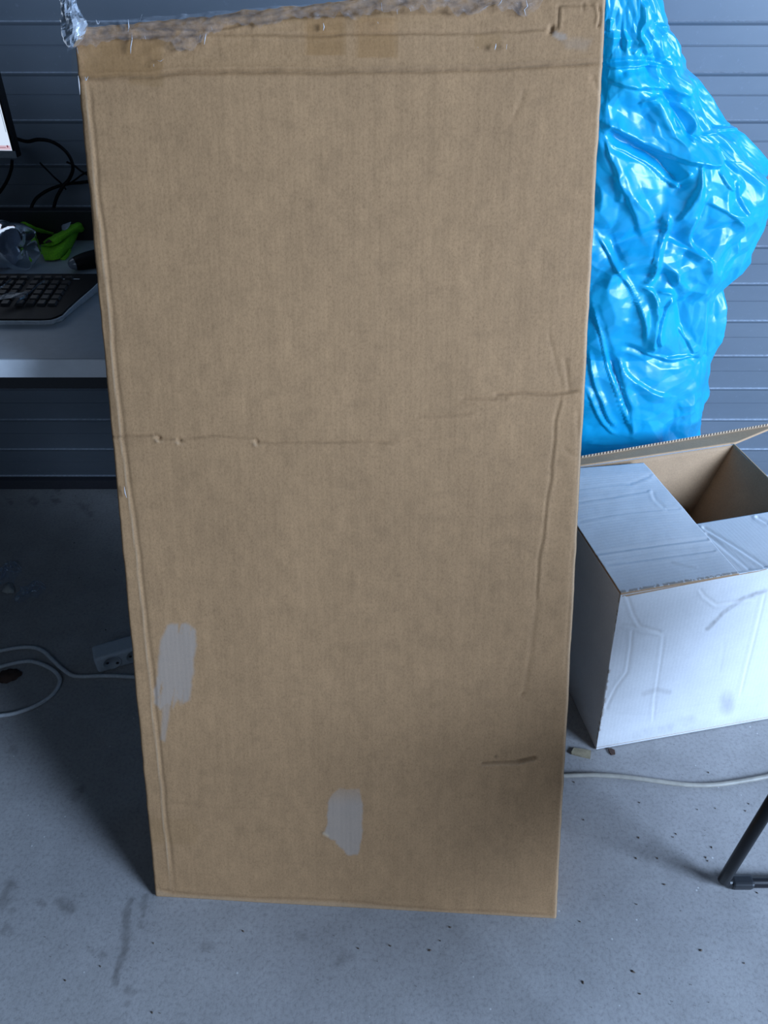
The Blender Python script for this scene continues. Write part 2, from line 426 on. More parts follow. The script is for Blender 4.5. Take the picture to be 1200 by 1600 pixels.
# fold lines of the top flap band
crease([(112, 122), (230, 120), (280, 113), (520, 113), (760, 108), (950, 97)], 2.6, 3.2, .55, 0, 1.6, -5)
crease([(230, 114), (520, 108), (760, 103), (950, 92)], .9, 4, .22)
crease([(112, 60), (250, 55), (480, 55), (660, 52), (800, 49), (862, 44)], 1.6, 2.6, .35, 0, .8, 4)
crease([(480, 56), (560, 52), (700, 50)], 1.2, 2, .2); crease([(105, 30), (300, 20), (460, 22), (740, 15)], 2.2, 4, .3)
crease([(180, 36), (330, 46), (460, 26), (560, 20)], 2.2, 4, .2, 0, 1.4, 6)
crease([(870, 48), (873, 10), (920, 7), (925, 10)], 1.8, 2.0, .45, 0, 1.0, 3); crease([(935, 8), (938, 25), (934, 42)], 2.6, 2.2, .55, 0, 1.4, 4)
crease([(910, 5), (911, 18)], 1.2, 2, .3)
crease([(862, 40), (860, 52)], 3.5, 4, .8)
# seam down the left side
SL_ = [(131, 120), (140, 200), (148, 300), (160, 400), (172, 520), (180, 620), (190, 700), (204, 800), (216, 900), (230, 1030), (240, 1130), (252, 1250), (268, 1392)]
SL = [tuple(q) for q in catmull(SL_, 5)]
crease(SL, -.6, 1.5, 0, .45); crease([(x+6, y) for x, y in SL], 1.0, 2.2, .30)
crease([(x-9, y) for x, y in SL[:30]], .9, 3, .18)
# crossing creases
crease([(172, 684), (197, 681), (243, 681), (249, 686), (276, 688)], 1.6, 2.2, .38, 0, 1.0, 4)
crease([(285, 684), (345, 682), (400, 685)], 1.2, 2.0, .34, 0, .8, 4)
crease([(400, 690), (480, 691), (560, 690), (612, 693)], 1.2, 1.8, .36, 0, .9, 4)
for q in ((246, 684), (278, 687), (398, 688)): crease([q, (q[0]+5, q[1]+3)], 2.6, 3, .4, .3, 1.2, 5)
crease([(585, 692), (650, 686), (690, 684)], .7, 2.2, .12)
crease([(650, 650), (690, 650), (740, 645)], 1.0, 2.4, .18, 0, .6, 4); crease([(720, 622), (760, 623), (792, 623)], 1.4, 2.4, .28, 0, .9, 5)
crease([(772, 617), (810, 614), (860, 615), (905, 611)], 2.0, 2.4, .42, 0, 1.3, 5); crease([(700, 635), (740, 632)], .7, 2, .1)
crease([(875, 620), (868, 660), (862, 720), (852, 800), (842, 880), (838, 940)], .9, 2.4, .16, 0, .5, -5)
crease([(842, 930), (830, 1010), (818, 1088)], .6, 4, .08)
crease([(884, 560), (887, 590), (890, 612)], .9, 3, .15); crease([(858, 520), (868, 560), (876, 600)], .5, 3, .08)
crease([(905, 640), (902, 760), (893, 900), (884, 1050)], 1.0, 3.5, .14)
crease([(880, 700), (893, 710), (905, 715)], .8, 3, .1)
crease([(800, 190), (812, 160), (818, 140)], .6, 4, .05); crease([(925, 118), (938, 150)], .9, 4, .1)
crease([(812, 1086), (818, 1082)], 1.5, 2.5, .35)
# slit near the bottom right
crease([(752, 1194), (775, 1192), (806, 1190), (838, 1184)], 2.4, 2.2, .55, .15, 1.2, 4)
crease([(806, 1190), (820, 1188), (838, 1184)], 1.5, 3.5, .5)
# bottom fold strip
BT = [(246, 1390), (270, 1396), (400, 1403), (520, 1407), (700, 1422), (868, 1429)]
crease(BT, 1.1, 2.2, .22, 0, .6, -4)
crease([(262, 1255), (330, 1262), (460, 1268)], .4, 3, .05)
pale = np.maximum(pale, .28*smooth(0, 5, Y-np.interp(X, [p[0] for p in BT], [p[1] for p in BT]))*(Y > 1380))
# worn tears on the right edge
edge_r = segdist(X, Y, [(948, 0), (944, 100), (912, 640), (900, 880), (886, 1130), (870, 1437)])
# big soft undulation of the board
Hh += (fbm(u*3+0*v, v*5+0*u, 21, 3)-.5)*.0035
Hh += -.0035*np.exp(-((X-790)/90)**2-((Y-1260)/70)**2)
Hh += (fbm(u*46+v*0, v*12+u*0, 25, 3)-.5)*.00045
# crumpled taped top-left zone
zt = smooth(135, 60, Y)*smooth(620, 250, X) + smooth(40, 15, Y)*.7
zt = np.clip(zt, 0, 1)
rid = 1-np.abs(2*fbm(X/42, Y/20, 31, 4)-1)*3
Hh += zt*rid*.0007
gloss = np.maximum(gloss, np.clip(smooth(122, 112, Y)*smooth(640, 500, X)*.8, 0, 1))
# top hem strip, a doubled layer
def patch(arr, poly, a, soft=2.0, wobble=3.0):
    jx = (fbm(X/14, Y/14, 41)-.5)*wobble*2
    d = segdist(X+jx, Y-jx, list(poly)+[poly[0]]); ins = inpoly(X+jx, Y-jx, poly)
    return np.maximum(arr, a*smooth(-soft, soft, np.where(ins, d, -d)))
tape = patch(tape, [(128, 62), (256, 57), (254, 118), (133, 122)], .62, 3)
tape = patch(tape, [(198, 112), (256, 112), (254, 136), (200, 132)], .45, 3)
tape = patch(tape, [(480, 28), (540, 28), (540, 86), (480, 86)], .62, 1.2, 1)
tape = patch(tape, [(560, 54), (621, 54), (622, 90), (560, 90)], .52, 1.2, 1)
tape = patch(tape, [(560, 28), (640, 26), (640, 50), (560, 52)], .15, 1.2, 1)
tape = patch(tape, [(740, 54), (785, 52), (782, 76), (742, 78)], .35, 1.5, 1)
tape = patch(tape, [(228, 1281), (300, 1279), (312, 1300), (305, 1320), (234, 1318)], .30, 2, 2)
tape = patch(tape, [(228, 1281), (255, 1281), (258, 1319), (234, 1319)], .38, 2, 1)
tape = patch(tape, [(176, 745), (212, 742), (214, 800), (186, 802)], .18, 3, 3)
tape = np.maximum(tape, .55*smooth(44, 30, Y)*smooth(720, 560, X)*(.5+.6*fbm(X/60, Y/12, 47)))
gloss = np.maximum(gloss, (tape > .3)*.6)
# pale scuffs where labels were rubbed off
br = fbm((X*1+Y*.16)/5.0, Y/60, 51, 3)
s1 = np.zeros_like(Hh)
s1 = patch(s1, [(262, 976), (290, 974), (305, 985), (303, 1045), (296, 1095), (284, 1100), (276, 1095), (270, 1108), (262, 1100), (252, 1108), (240, 1098), (246, 1045), (252, 1000)], 1, 3, 4)
s1 = patch(s1, [(255, 1098), (267, 1098), (262, 1130), (258, 1160), (250, 1156)], .75, 2.5, 2)
s1 *= smooth(.30, .52, br+.10+.18*smooth(60, 0, np.abs(Y-1035)))
s2 = patch(np.zeros_like(Hh), [(520, 1240), (532, 1230), (562, 1233), (567, 1270), (564, 1310), (558, 1336), (545, 1335), (530, 1324), (506, 1302), (512, 1280), (512, 1255)], 1.0, 1.6, 4)
s2 *= smooth(1228, 1262, Y)*.55+.45
s3 = patch(np.zeros_like(Hh), [(864, 48), (884, 54), (886, 62), (876, 64), (864, 56)], .7, 1.5, 2)
s3 = np.maximum(s3, patch(np.zeros_like(Hh), [(880, 60), (925, 62), (915, 80), (885, 76)], .25, 5, 4))
scuff = np.maximum(np.maximum(s1, s2), s3)
for q in ((504, 1301), (862, 43), (775, 1182)): worn_dark = np.maximum(worn_dark, .8*np.exp(-(np.hypot(X-q[0], Y-q[1])/2.6)**2))
pale = np.maximum(pale, .8*np.exp(-(segdist(X, Y, [(506, 1302), (512, 1306)])/2.2)**2))
dirty = smooth(.60, .74, fbm(X/22, Y/18, 61, 4))*.10
worn_dark = np.maximum(worn_dark, dirty)
# rounded borders: the sheet curls back at its rim
wu = np.minimum(u, 1-u)*.67+0*v; wv_ = np.minimum(v, 1-v)*1.33+0*u
R = .0045+.0015*vnoise(v*40, v*0+3, 71)
def curl(dist, R): t = np.clip(1-dist/R, 0, 1); return R*(1-np.sqrt(np.clip(1-t*t, 0, 1)))
back = np.minimum(curl(wu, R) + curl(wv_, .004), .009)
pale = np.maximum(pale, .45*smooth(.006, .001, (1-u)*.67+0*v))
Pf = P + nf*(Hh-back)[..., None]
# uneven rim
rimw = (fbm(v*60, v*0, 81, 3)-.5)*.0016
Pf = Pf + ex*(rimw*smooth(.02, 0, wu))[..., None]*np.sign(.5-u)[..., None]
Pf = Pf + upv*((fbm(u*30, u*0+9, 83, 3)-.5)*.008*smooth(.03, 0, (1-v)*1.33))[..., None]
Vf = Pf.reshape(-1, 3)
idx = np.arange(NU*NV).reshape(NU, NV)
loop = list(idx[0, :]) + list(idx[1:, -1]) + list(idx[-1, -2::-1]) + list(idx[-2:0:-1, 0])
n = len(Vf); V = [Vf]; Q = [grid_faces(NU, NV, 0, True)]
offs = [.012, TK*.5, TK]; prev = loop
for k, o in enumerate(offs):
    base_ = Vf[loop] - nf*o; V.append(base_); cur = list(range(n, n+len(loop))); n += len(loop)
    Q.append(np.array([(prev[j], prev[(j+1) % len(loop)], cur[(j+1) % len(loop)], cur[j]) for j in range(len(loop))])); prev = cur
bi = Vf[idx[[0, -1]][:, [0, -1]]] - nf*TK       # back board as a coarse quad
nb0 = n; V.append(bi.reshape(-1, 3)); Q.append(np.array([(nb0, nb0+1, nb0+3, nb0+2)]))
V = np.concatenate(V); Q = np.concatenate(Q); extra = len(V)-NU*NV
mi = np.zeros(len(Q), int); mi[(NU-1)*(NV-1):] = 1
ex0 = np.zeros(extra)
box = thing('cardboard_box', 'tall flat brown cardboard box leaning upright against the desk edge', 'box')
npmesh('box_body', V, Q, [M_panel, M_kraft], box, True, mi,
       attrs={k: np.concatenate([a.ravel(), ex0]) for k, a in dict(worn_dark=worn_dark, scuff=scuff, pale=pale, tape=tape, gloss=gloss).items()})
# clear tape over the top left, following the board
def over(name, x0, x1, ya, yb, mat, off=.0012, amp=.0015, sx=30, sy=18, seed=5, nu=120, nv=40, ragged=6):
    uu = np.linspace(0, 1, nu)[:, None]; vv = np.linspace(0, 1, nv)[None, :]
    xx = x0+(x1-x0)*uu+0*vv
    top = np.interp(xx, *zip(*ya)); bot = np.interp(xx, *zip(*yb))
    bot = bot + (fbm(xx/14, xx*0+2, seed+7)-.5)*ragged*2
    yy = top*(1-vv)+bot*vv
    r = 1-np.abs(2*fbm(xx/sx, yy/sy, seed, 4)-1)*2.2
    pts = np.zeros(xx.shape+(3,))
    for i in range(nu):
        for j in range(nv):
            pts[i, j] = onp(xx[i, j], yy[i, j], off+.0028) + nf*amp*max(0, r[i, j])
    return npmesh(name, pts.reshape(-1, 3), grid_faces(nu, nv, 0, True), mat, box, True)
over('packing_tape', 112, 256, [(112, 62), (256, 58)], [(112, 122), (256, 118)], M_tape, .0006, .0008, 60, 40, 9, ragged=2)
over('packing_tape', 480, 541, [(480, 28), (541, 27)], [(480, 86), (541, 86)], M_tape, .0004, .0006, 20, 20, 19, 40, 30, ragged=1)
over('packing_tape', 560, 622, [(560, 28), (622, 27)], [(560, 90), (622, 90)], M_tape, .0004, .0006, 20, 20, 29, 40, 30, ragged=1)
over('stretch_film', 106, 850, [(106, 39), (250, 26), (480, 7), (850, -20)], [(106, 84), (160, 62), (240, 60), (300, 84), (330, 50), (480, 32), (700, 14), (735, 30), (760, 10), (822, 24), (850, 2)], M_film, .003, .0045, 34, 13, 13, 300, 46, ragged=12)
# standing creases of the film: thin bright pleats
def pleat(pts, wd=1.6, hgt=.006, name='film_pleat', mat=None):
    m = len(pts); V = []
    for k, (x, y) in enumerate(pts):
        t = k/(m-1); ww = wd*(math.sin(math.pi*min(max(t, .08), .92)))
        for s_, h_ in ((-1, 0), (0, 1), (1, 0)): V.append(onp(x+s_*ww, y, .0052+hgt*h_*math.sin(math.pi*(.15+.7*t))))
    return mesh(name, V, [tuple(f) for f in grid_faces(m, 3)], mat or M_pleat, box, False)
kk = NT('film_crease'); kk.base((.72, .76, .82)); kk.b.inputs['Roughness'].default_value = .22; kk.b.inputs['Specular IOR Level'].default_value = .9; M_pleat = kk.m
for q in ([(206, 52), (206, 62), (204, 74), (204, 84)], [(200, 30), (201, 42), (200, 50)], [(226, 56), (228, 62)], [(322, 52), (320, 60), (319, 70)], [(313, 53), (312, 60)], [(330, 42), (332, 47)],
          [(246, 94), (250, 96), (256, 92)], [(240, 100), (240, 104)], [(505, 36), (506, 42), (505, 48)], [(775, 68), (774, 73), (773, 78)], [(792, 69), (791, 77)], [(745, 73), (748, 75)],
          [(822, 0), (824, 10), (819, 15), (821, 24)], [(785, -2), (782, 4), (778, 9)], [(596, 4), (597, 18)], [(620, 14), (621, 22)], [(150, 31), (153, 38), (156, 33)], [(222, 22), (218, 34)], [(640, 12), (642, 18)],
          [(133, 120), (134, 126), (138, 119)], [(194, 760), (195, 770), (198, 778)], [(590, 34), (591, 37)]):
    pleat(q, 1.1, .003)
pleat([(745, 20), (760, 10), (782, 2)], 1.2, .004)
# film bunched at the top left corner
rs = np.random.RandomState(4); NUb, NVb = 30, 26
Vt = []
for i in range(NUb):
    t = i/(NUb-1); cx = np.interp(t, [0, .3, .6, 1], [103, 108, 117, 112]); cy = -14+t*88; wd = np.interp(t, [0, .25, .6, .85, 1], [14, 12, 20, 15, 5])
    for j in range(NVb):
        a = 2*math.pi*j/NVb; rr = 1+.35*(fbm(np.array(t*6.0), np.array(3+2*math.cos(a)+2*math.sin(a)), 15)-.5)*2+.18*math.sin(a*5+t*9)
        Vt.append(onp(cx+wd*rr*math.cos(a), cy, .012+.016*rr*math.sin(a)))
M_bunch = clear_mat('bunched_film', tint=(.80, .83, .86), haze=.50, gl=.24, rough=.38, bumps=22)
mesh('film_bunch', Vt, [tuple(f) for f in grid_faces(NUb, NVb, wrap=True)], M_bunch, box, False)
for q in ([(128, 32), (124, 42), (120, 54)], [(96, 18), (98, 26), (101, 30)], [(107, 58), (110, 64), (112, 70)], [(120, 74), (122, 84)], [(100, 50), (96, 56)]):
    m = len(q); pleat(q, 1.6, .012)
for q in ([(122, 118), (123, 126), (124, 136), (125, 148)],): pleat(q, 1.0, .002)

# ------------------------------------------------------------------ desk
DT = .73; DY0 = 1.091; DYB = 1.602; DX0, DX1 = -1.55, .20
zb = gy(50, 590, DY0)[2]
desk = thing('desk', 'light grey office desk with pale front edge behind the tall box', 'desk')
bevbox('desk_top', (DX0, DY0+.003, zb), (DX1, DYB, DT), M_desk, desk, .0012)
bevbox('edge_strip', (DX0, DY0, zb), (DX1, DY0+.003, DT-.0005), M_deske, desk, .0008)
zr = gy(50, 608, DY0+.10)[2]
bevbox('frame_rail', (DX0+.04, DY0+.10, zr), (DX1-.04, DY0+.14, zb), M_dark, desk, .002)
bevbox('back_rail', (DX0, DYB+.001, .66), (DX1, DYB+.020, gy(50, 327, DYB+.01)[2]), M_dark, desk, .002)
for lx in (DX0+.04, DX1-.08):
    for ly in (DY0+.12, DYB-.07): bevbox('leg', (lx, ly, 0), (lx+.04, ly+.04, zb), M_dark, desk, .003)

# monitor ------------------------------------------------------
mon = thing('monitor', 'dark-framed computer monitor with bright white screen at left edge', 'monitor')
YM = 1.555; tl = math.radians(4)
cBR = gy(27, 247, YM); mu = np.array([0, math.sin(tl), math.cos(tl)]); mx_ = unit([1, -.06, 0]); mn = np.cross(mx_, mu)
mn = mn if mn[1] < 0 else -mn
def mpt(a, b, c): return cBR + mx_*a + mu*b + mn*c      # a<0 leftwards, b up, c towards viewer
def mbox(name, a0, a1, b0, b1, c0, c1, mat, par, r=.001):
    return bevbox(name, (a0, b0, c0), (a1, b1, c1), mat, par, r, frame=(cBR, mx_, mu, mn))
mbox('housing', -.52, 0, 0, .33, -.022, 0, M_black, mon, .003)
mbox('bezel', -.52, 0, 0, .013, 0, .003, M_bezel, mon); mbox('bezel', -.005, 0, .013, .33, 0, .003, M_black, mon, .0008)
mbox('bezel', -.52, 0, .32, .33, 0, .003, M_black, mon); mbox('bezel', -.52, -.515, .013, .32, 0, .003, M_black, mon, .0008)
scn = mbox('screen', -.515, -.005, .0132, .32, .0003, .0012, M_screen, mon, 0)
mbox('screen_mark', -.515, -.007, .0145, .022, .0013, .0015, M_sbar, scn, 0)
mbox('screen_mark', -.0135, -.0110, .0185, .0225, .0016, .0018, M_sred, scn, 0)
mbox('screen_mark', -.040, -.016, .0182, .0190, .0016, .0018, M_sred, scn, 0)
mbox('screen_mark', -.0085, -.0075, .045, .32, .0013, .0016, M_sgrey, scn, 0)
mbox('stand_neck', -.43, -.37, -.06, .12, -.05, -.022, M_black, mon, .003)
nk = mpt(-.40, 0, -.03); bevbox('stand_base', (nk[0]-.10, 1.44, DT), (nk[0]+.10, 1.595, DT+.012), M_black, mon, .004)
bevbox('stand_post', (nk[0]-.03, nk[1]-.012, DT+.010), (nk[0]+.03, nk[1]+.014, nk[2]), M_black, mon, .003)

# keyboard -----------------------------------------------------
kb = thing('keyboard', 'black computer keyboard with silver rim on the grey desk', 'keyboard')
KX1 = gz(85, 506, DT+.012)[0]+.004; KY0 = gz(85, 507, DT+.004)[1]; KY1 = gz(60, 429, DT+.018)[1]; KX0 = KX1-.46
def kout(off, z0, slope):
    pts = [(KX0+off, KY1-off), (KX0+off, KY0+off)]
    base_ = [(KX1-.030, KY0), (KX1-.016, KY0+.002), (KX1-.006, KY0+.008), (KX1+.001, KY0+.020), (KX1+.004, KY0+.040), (KX1+.012, KY0+.075), (KX1+.024, KY0+.12), (KX1+.032, KY0+.16), (KX1+.034, KY1)]
    cx, cy = KX1-.23, (KY0+KY1)/2
    for (a, b) in base_:
        pts.append((a-off*(1 if a > KX1-.012 else 0), b+off*(1 if b < KY0+.015 else (-1 if b >= KY1-1e-6 else 0))))
    return [(a, b, z0+slope*(b-KY0)) for a, b in pts]
def prism(name, bot, top, mat, par):
    n_ = len(bot); V = list(bot)+list(top)
    Fs = [tuple(range(n_))[::-1], tuple(range(n_, 2*n_))]+[(i, (i+1) % n_, (i+1) % n_+n_, i+n_) for i in range(n_)]
    o = mesh(name, V, Fs, mat, par); return o
sl = .05
bt = kout(.006, DT+.0005, 0)
prism('base', bt, kout(0, DT+.010, sl), M_silver, kb)
prism('top_plate', kout(.0022, DT+.0101, sl), kout(.0035, DT+.0125, sl), M_black, kb)
kc = 0
def key(xa, ya, wx=.0155, dy=.0155, par=kb):
    z = DT+.0125+sl*(ya-KY0)
    V = [(xa, ya, z), (xa+wx, ya, z), (xa+wx, ya+dy, z+.0006), (xa, ya+dy, z+.0006)]
    i_ = .0022
    T = [(xa+i_, ya+i_, z+.0042), (xa+wx-i_, ya+i_, z+.0042), (xa+wx-i_, ya+dy-i_*.7, z+.0052), (xa+i_, ya+dy-i_*.7, z+.0052)]
    return V, T
rows = 6; rest = ([], [])
for c_ in range(22):
    xk = KX1-.036-.019*c_-(.006 if c_ > 3 else 0)-(.006 if c_ > 6 else 0)
    if xk < KX0+.012: continue
    for r_ in range(rows):
        yk = KY1-.030-.0188*r_-(.004 if r_ else 0)
        Vk, Tk = key(xk, yk, dy=(.010 if r_ == 0 else .0155))
        if c_ < 14: prism('key', Vk, Tk, M_key, kb)
        else:
            o_ = len(rest[0]); rest[0].extend(Vk+Tk)
            rest[1].extend([(o_+4, o_+5, o_+6, o_+7)]+[(o_+i, o_+(i+1) % 4, o_+(i+1) % 4+4, o_+i+4) for i in range(4)])
ok_ = mesh('keys', rest[0], rest[1], M_key, kb); ok_['kind'] = 'stuff'
a_, b_ = gz(97, 433, DT+.024), gz(123, 434, DT+.024)
zz = DT+.0127+sl*(a_[1]-KY0)
bevbox('marking', (a_[0], a_[1]-.0012, zz), (b_[0], a_[1]+.0012, zz+.0004), M_silver, kb, 0)
# torn clear wrapper on the keys
fl = thing('plastic_wrapper', 'scrap of clear crinkled film lying across the keyboard keys', 'film')
zf = DT+.029
def strip(name, pts, wd, mat, par, z, up=.003, seed=1):
    V = []; m = len(pts)
    for k, (x, y) in enumerate(pts):
        ww = wd[k] if isinstance(wd, (list, tuple)) else wd
        for s_ in (-1, 0, 1): p = gz(x+s_*ww*.5, y-s_*ww*.4, z); V.append(p+np.array([0, 0, up*(1-abs(s_))+.001*math.sin(k*2.1+s_)]))
    return mesh(name, V, [tuple(f) for f in grid_faces(m, 3)], mat, par, False)
M_wrap = clear_mat('wrapper_film', haze=.16, gl=.3, rough=.2, bumps=60)
strip('film_sheet', [(-6, 468), (8, 463), (22, 461), (36, 460), (46, 459)], [14, 16, 12, 10, 5], M_wrap, fl, zf)
strip('film_edge', [(71, 439), (62, 445), (50, 455), (40, 464), (32, 469), (26, 475)], [2.5, 3.2, 3, 3.2, 3, 2], M_pleat if False else M_wrap, fl, zf, .003)
strip('film_edge', [(18, 438), (9, 446), (-4, 454)], 2.5, M_wrap, fl, zf, .003)

# bottle -------------------------------------------------------
bo = thing('plastic_bottle', 'clear plastic drinks bottle lying on the desk behind the keyboard', 'bottle')
RB = .043; Cb = gz(47, 388, DT+RB+.002); ax = unit([-.88, .30, 0])
def bm_(r, h, th):
    k_ = 1+.10*math.cos(5*th)*smooth(.022, 0., h) if h < .022 else 1
    return r*(1-.16*abs(math.cos(2.5*th))*float(smooth(.020, .0, h))), h + (.006*abs(math.cos(2.5*th))*float(smooth(.014, .0, h)))
pr = [(.006, .010), (.016, .006), (.028, .001), (.036, .002), (.041, .009), (.043, .020), (.043, .034), (.0405, .040), (.0405, .046), (.043, .052), (.043, .060), (.0405, .066), (.0405, .072), (.043, .080), (.043, .120), (.041, .145), (.033, .180), (.018, .207), (.014, .217), (.014, .235)]
lathe('bottle_body', pr, Cb, ax, M_pet, bo, 60, bm_, False)
lathe('bottle_label', [(.0436, .058), (.0438, .060), (.0438, .115), (.0436, .117)], Cb, ax, M_label, bo, 48, None, False)
lathe('bottle_cap', [(.0155, .217), (.0155, .237), (.012, .239)], Cb, ax, M_label, bo, 32)

# lime work glove ----------------------------------------------
gl_ = thing('work_glove', 'crumpled lime green fabric glove with dark lining beside the bottle', 'glove')
def cloth(name, outline_rows, mat, th=.0022, par=gl_):
    """rows of (x, y, height above desk); lofted and smoothed"""
    rows_ = [np.array([gz(x, y, DT+h) for x, y, h in r]) for r in outline_rows]
    rr = [catmull(r, 5) for r in rows_]; cols = np.array(rr)
    out = np.array([catmull(cols[:, j], 4) for j in range(cols.shape[1])])
    jit = (fbm(out[..., 0]*120, out[..., 1]*120, 17)-.5)*.004; out[..., 2] += jit
    return sheet(name, out, np.array([0, -.3, .95]), th, [mat, mat, mat], par)
cloth('palm', [[(63, 385, .012), (78, 384, .020), (96, 377, .026), (112, 362, .030), (124, 360, .020)],
               [(66, 396, .010), (80, 395, .016), (96, 389, .020), (109, 377, .020), (120, 370, .012)],
               [(70, 406, .004), (82, 406, .005), (93, 403, .006), (104, 396, .004), (112, 386, .003)]], M_green)
cloth('cuff', [[(67, 378, .020), (77, 370, .030), (92, 362, .036), (108, 352, .042), (123, 347, .040), (131, 352, .028)],
               [(72, 380, .026), (80, 376, .034), (94, 368, .040), (108, 361, .044), (120, 356, .040), (131, 359, .022)],
               [(64, 383, .016), (78, 383, .026), (92, 378, .030), (106, 369, .032), (117, 362, .030), (127, 362, .016)]], M_green)
cloth('thumb', [[(93, 404, .004), (98, 402, .006), (104, 396, .010), (109, 386, .010)],
                [(97, 406, .001), (102, 405, .002), (107, 399, .004), (111, 390, .004)]], M_green)
cloth('finger', [[(26, 356, .034), (33, 347, .052), (40, 347, .054), (56, 355, .042), (84, 364, .026)],
                 [(33, 362, .022), (38, 357, .040), (46, 358, .040), (60, 361, .030), (84, 365, .020)],
                 [(37, 365, .014), (44, 363, .022), (56, 362, .022), (66, 363, .018), (84, 366, .014)]], M_green)
cloth('lining', [[(40, 366, .002), (52, 360, .006), (66, 363, .006), (82, 366, .010)], [(52, 376, .002), (58, 374, .004), (66, 374, .006), (76, 372, .010)], [(58, 381, .002), (62, 381, .004), (68, 379, .006), (76, 376, .010)]], M_maroon)
cloth('lining', [[(70, 378, .032), (76, 374, .037), (80, 376, .037)], [(72, 380, .032), (76, 379, .036), (80, 378, .036)]], M_maroon, .001)
cloth('tag', [[(96, 353, .040), (100, 350, .046), (111, 347, .050)], [(97, 361, .036), (102, 360, .042), (108, 354, .046)]], M_tag, .001)

# mouse --------------------------------------------------------
ms = thing('computer_mouse', 'rounded grey and black computer mouse at the right of the desk', 'computer mouse')
c0 = gz(121, 411, DT+.014); ma = unit([.75, .55, 0]); mb_ = np.array([-ma[1], ma[0], 0])
def ell(name, O, ra, rb, rc, mat, par, a0=0, a1=math.pi, nz=14, na=28, cut=-.8):
    V = []
    for i in range(na):
        al = a0+(a1-a0)*i/(na-1)
        for j in range(nz*2):
            ph = 2*math.pi*j/(nz*2)
            rr = math.sin(al)**.75
            V.append(O - ma*ra*math.cos(al) + mb_*rb*rr*math.cos(ph) + np.array([0, 0, max(rc*rr*math.sin(ph), cut*rc)]))
    return mesh(name, V, [tuple(f) for f in grid_faces(na, nz*2, wrap=True)], mat, par, True)
cm = c0+ma*.038+np.array([0, 0, 0])
ell('shell', cm, .055, .021, .0165, M_black, ms, .62, math.pi)
ell('front_cap', cm, .0555, .0215, .0168, simple('mouse_grey', (.16, .18, .21), .22, spec=.8), ms, .001, .64)

# black cables between desk and shutter ------------------------
YC = 1.655
def cab(pts, r, label, Y=YC):
    o = tube('cable', [gy(x, y, Y+dy) for x, y, dy in pts], r, M_black, None, 8, 8); return tag(o, label, 'cable', None)
cab([(-8, 212, 0), (22, 216, 0), (42, 221, 0), (60, 218, 0), (80, 221, .005), (98, 232, 0), (110, 247, 0), (114, 264, 0), (108, 280, 0), (98, 292, -.005), (88, 310, -.01), (83, 330, -.015), (80, 345, -.015)], .0035, 'thick black cable looping from the monitor down behind the desk')
cab([(150, 282, 0), (128, 285, 0), (108, 287, .012), (88, 292, .012), (70, 300, .01), (56, 311, 0), (49, 325, -.01), (48, 345, -.01)], .0033, 'black cable curving leftward under the loop, left of the box')
cab([(62, 254, 0), (74, 266, 0), (86, 278, 0), (95, 286, .012), (103, 296, .02)], .0018, 'thin straight black wire crossing the thick cable loop')
cab([(104, 253, -.01), (115, 258, -.01), (128, 268, -.01), (150, 280, -.01)], .0022, 'short black wire running right behind the box from the loop')
cab([(150, 262, .012), (130, 272, .012), (116, 282, .02), (106, 288, .026)], .0018, 'thin black wire rising to the right towards the box')
cab([(19, 250, -.02), (18, 262, -.02), (13, 278, -.02), (4, 294, -.02), (-10, 312, -.02)], .0032, 'black cable hanging below the monitor corner at far left')

# ------------------------------------------------------------------ white open carton on the right
wb = thing('white_carton', 'open white corrugated carton with brown inside standing on the floor', 'box')
FL0 = gz(931, 1172, 0); FLt = np.array([.403, .913, .379]); zt_ = .379
eb = unit([.973, .229, 0]); pb = np.array([-.229, .973, 0])
WW, DD = .443, .357
FRt = FLt+eb*WW; BRt = np.array([.753, 1.362, .379]); BLt = FLt+pb*DD; BRt = FRt+pb*DD
FLb = np.array([FL0[0], FL0[1], 0.002]); eb0 = unit(gz(1200, 1124)-gz(931, 1172)); eb0[2] = 0
FRb = FLb+eb0*WW; BLb = FLb+np.array([-eb0[1], eb0[0], 0])*DD*.95; BRb = FRb+np.array([-eb0[1], eb0[0], 0])*DD*.95
print('carton px', [tuple(np.round(proj(p))) for p in (FLt, FRt, BLt, BRt, FLb, FRb, BLb, BRb)])
th = .0045
def wall_(name, A, B, Cc, D, nout, marks=None, nu=120, nv=120, bulge=.0, parent=wb, mats=None, t=th, fl=None):
    Pq = quadgrid(A, B, Cc, D, nu, nv)
    uu = np.linspace(0, 1, nu)[:, None]+np.zeros((1, nv)); vv = np.linspace(0, 1, nv)[None, :]+np.zeros((nu, 1))
    x_, y_ = proj(Pq); h_ = bulge*np.sin(math.pi*uu)*np.sin(math.pi*vv); dirt_ = np.zeros_like(h_); worn_ = np.zeros_like(h_)
    if marks: h_, dirt_, worn_ = marks(x_, y_, uu, vv, h_, dirt_, worn_)
    Pq = Pq+np.asarray(nout)*h_[..., None]
    L_ = np.linalg.norm(np.asarray(B)-np.asarray(A)) if fl != 'v' else np.linalg.norm(np.asarray(D)-np.asarray(A))
    fu = (uu if fl != 'v' else vv)*L_/.0075
    flute_ = .5+.5*np.sin(fu*2*math.pi)
    return sheet(name, Pq, np.asarray(nout), t, mats or [M_white, M_kin, M_kin if name == 'flap' else M_white], parent, {'dirt': dirt_, 'worn_dark': worn_, 'flute': flute_})
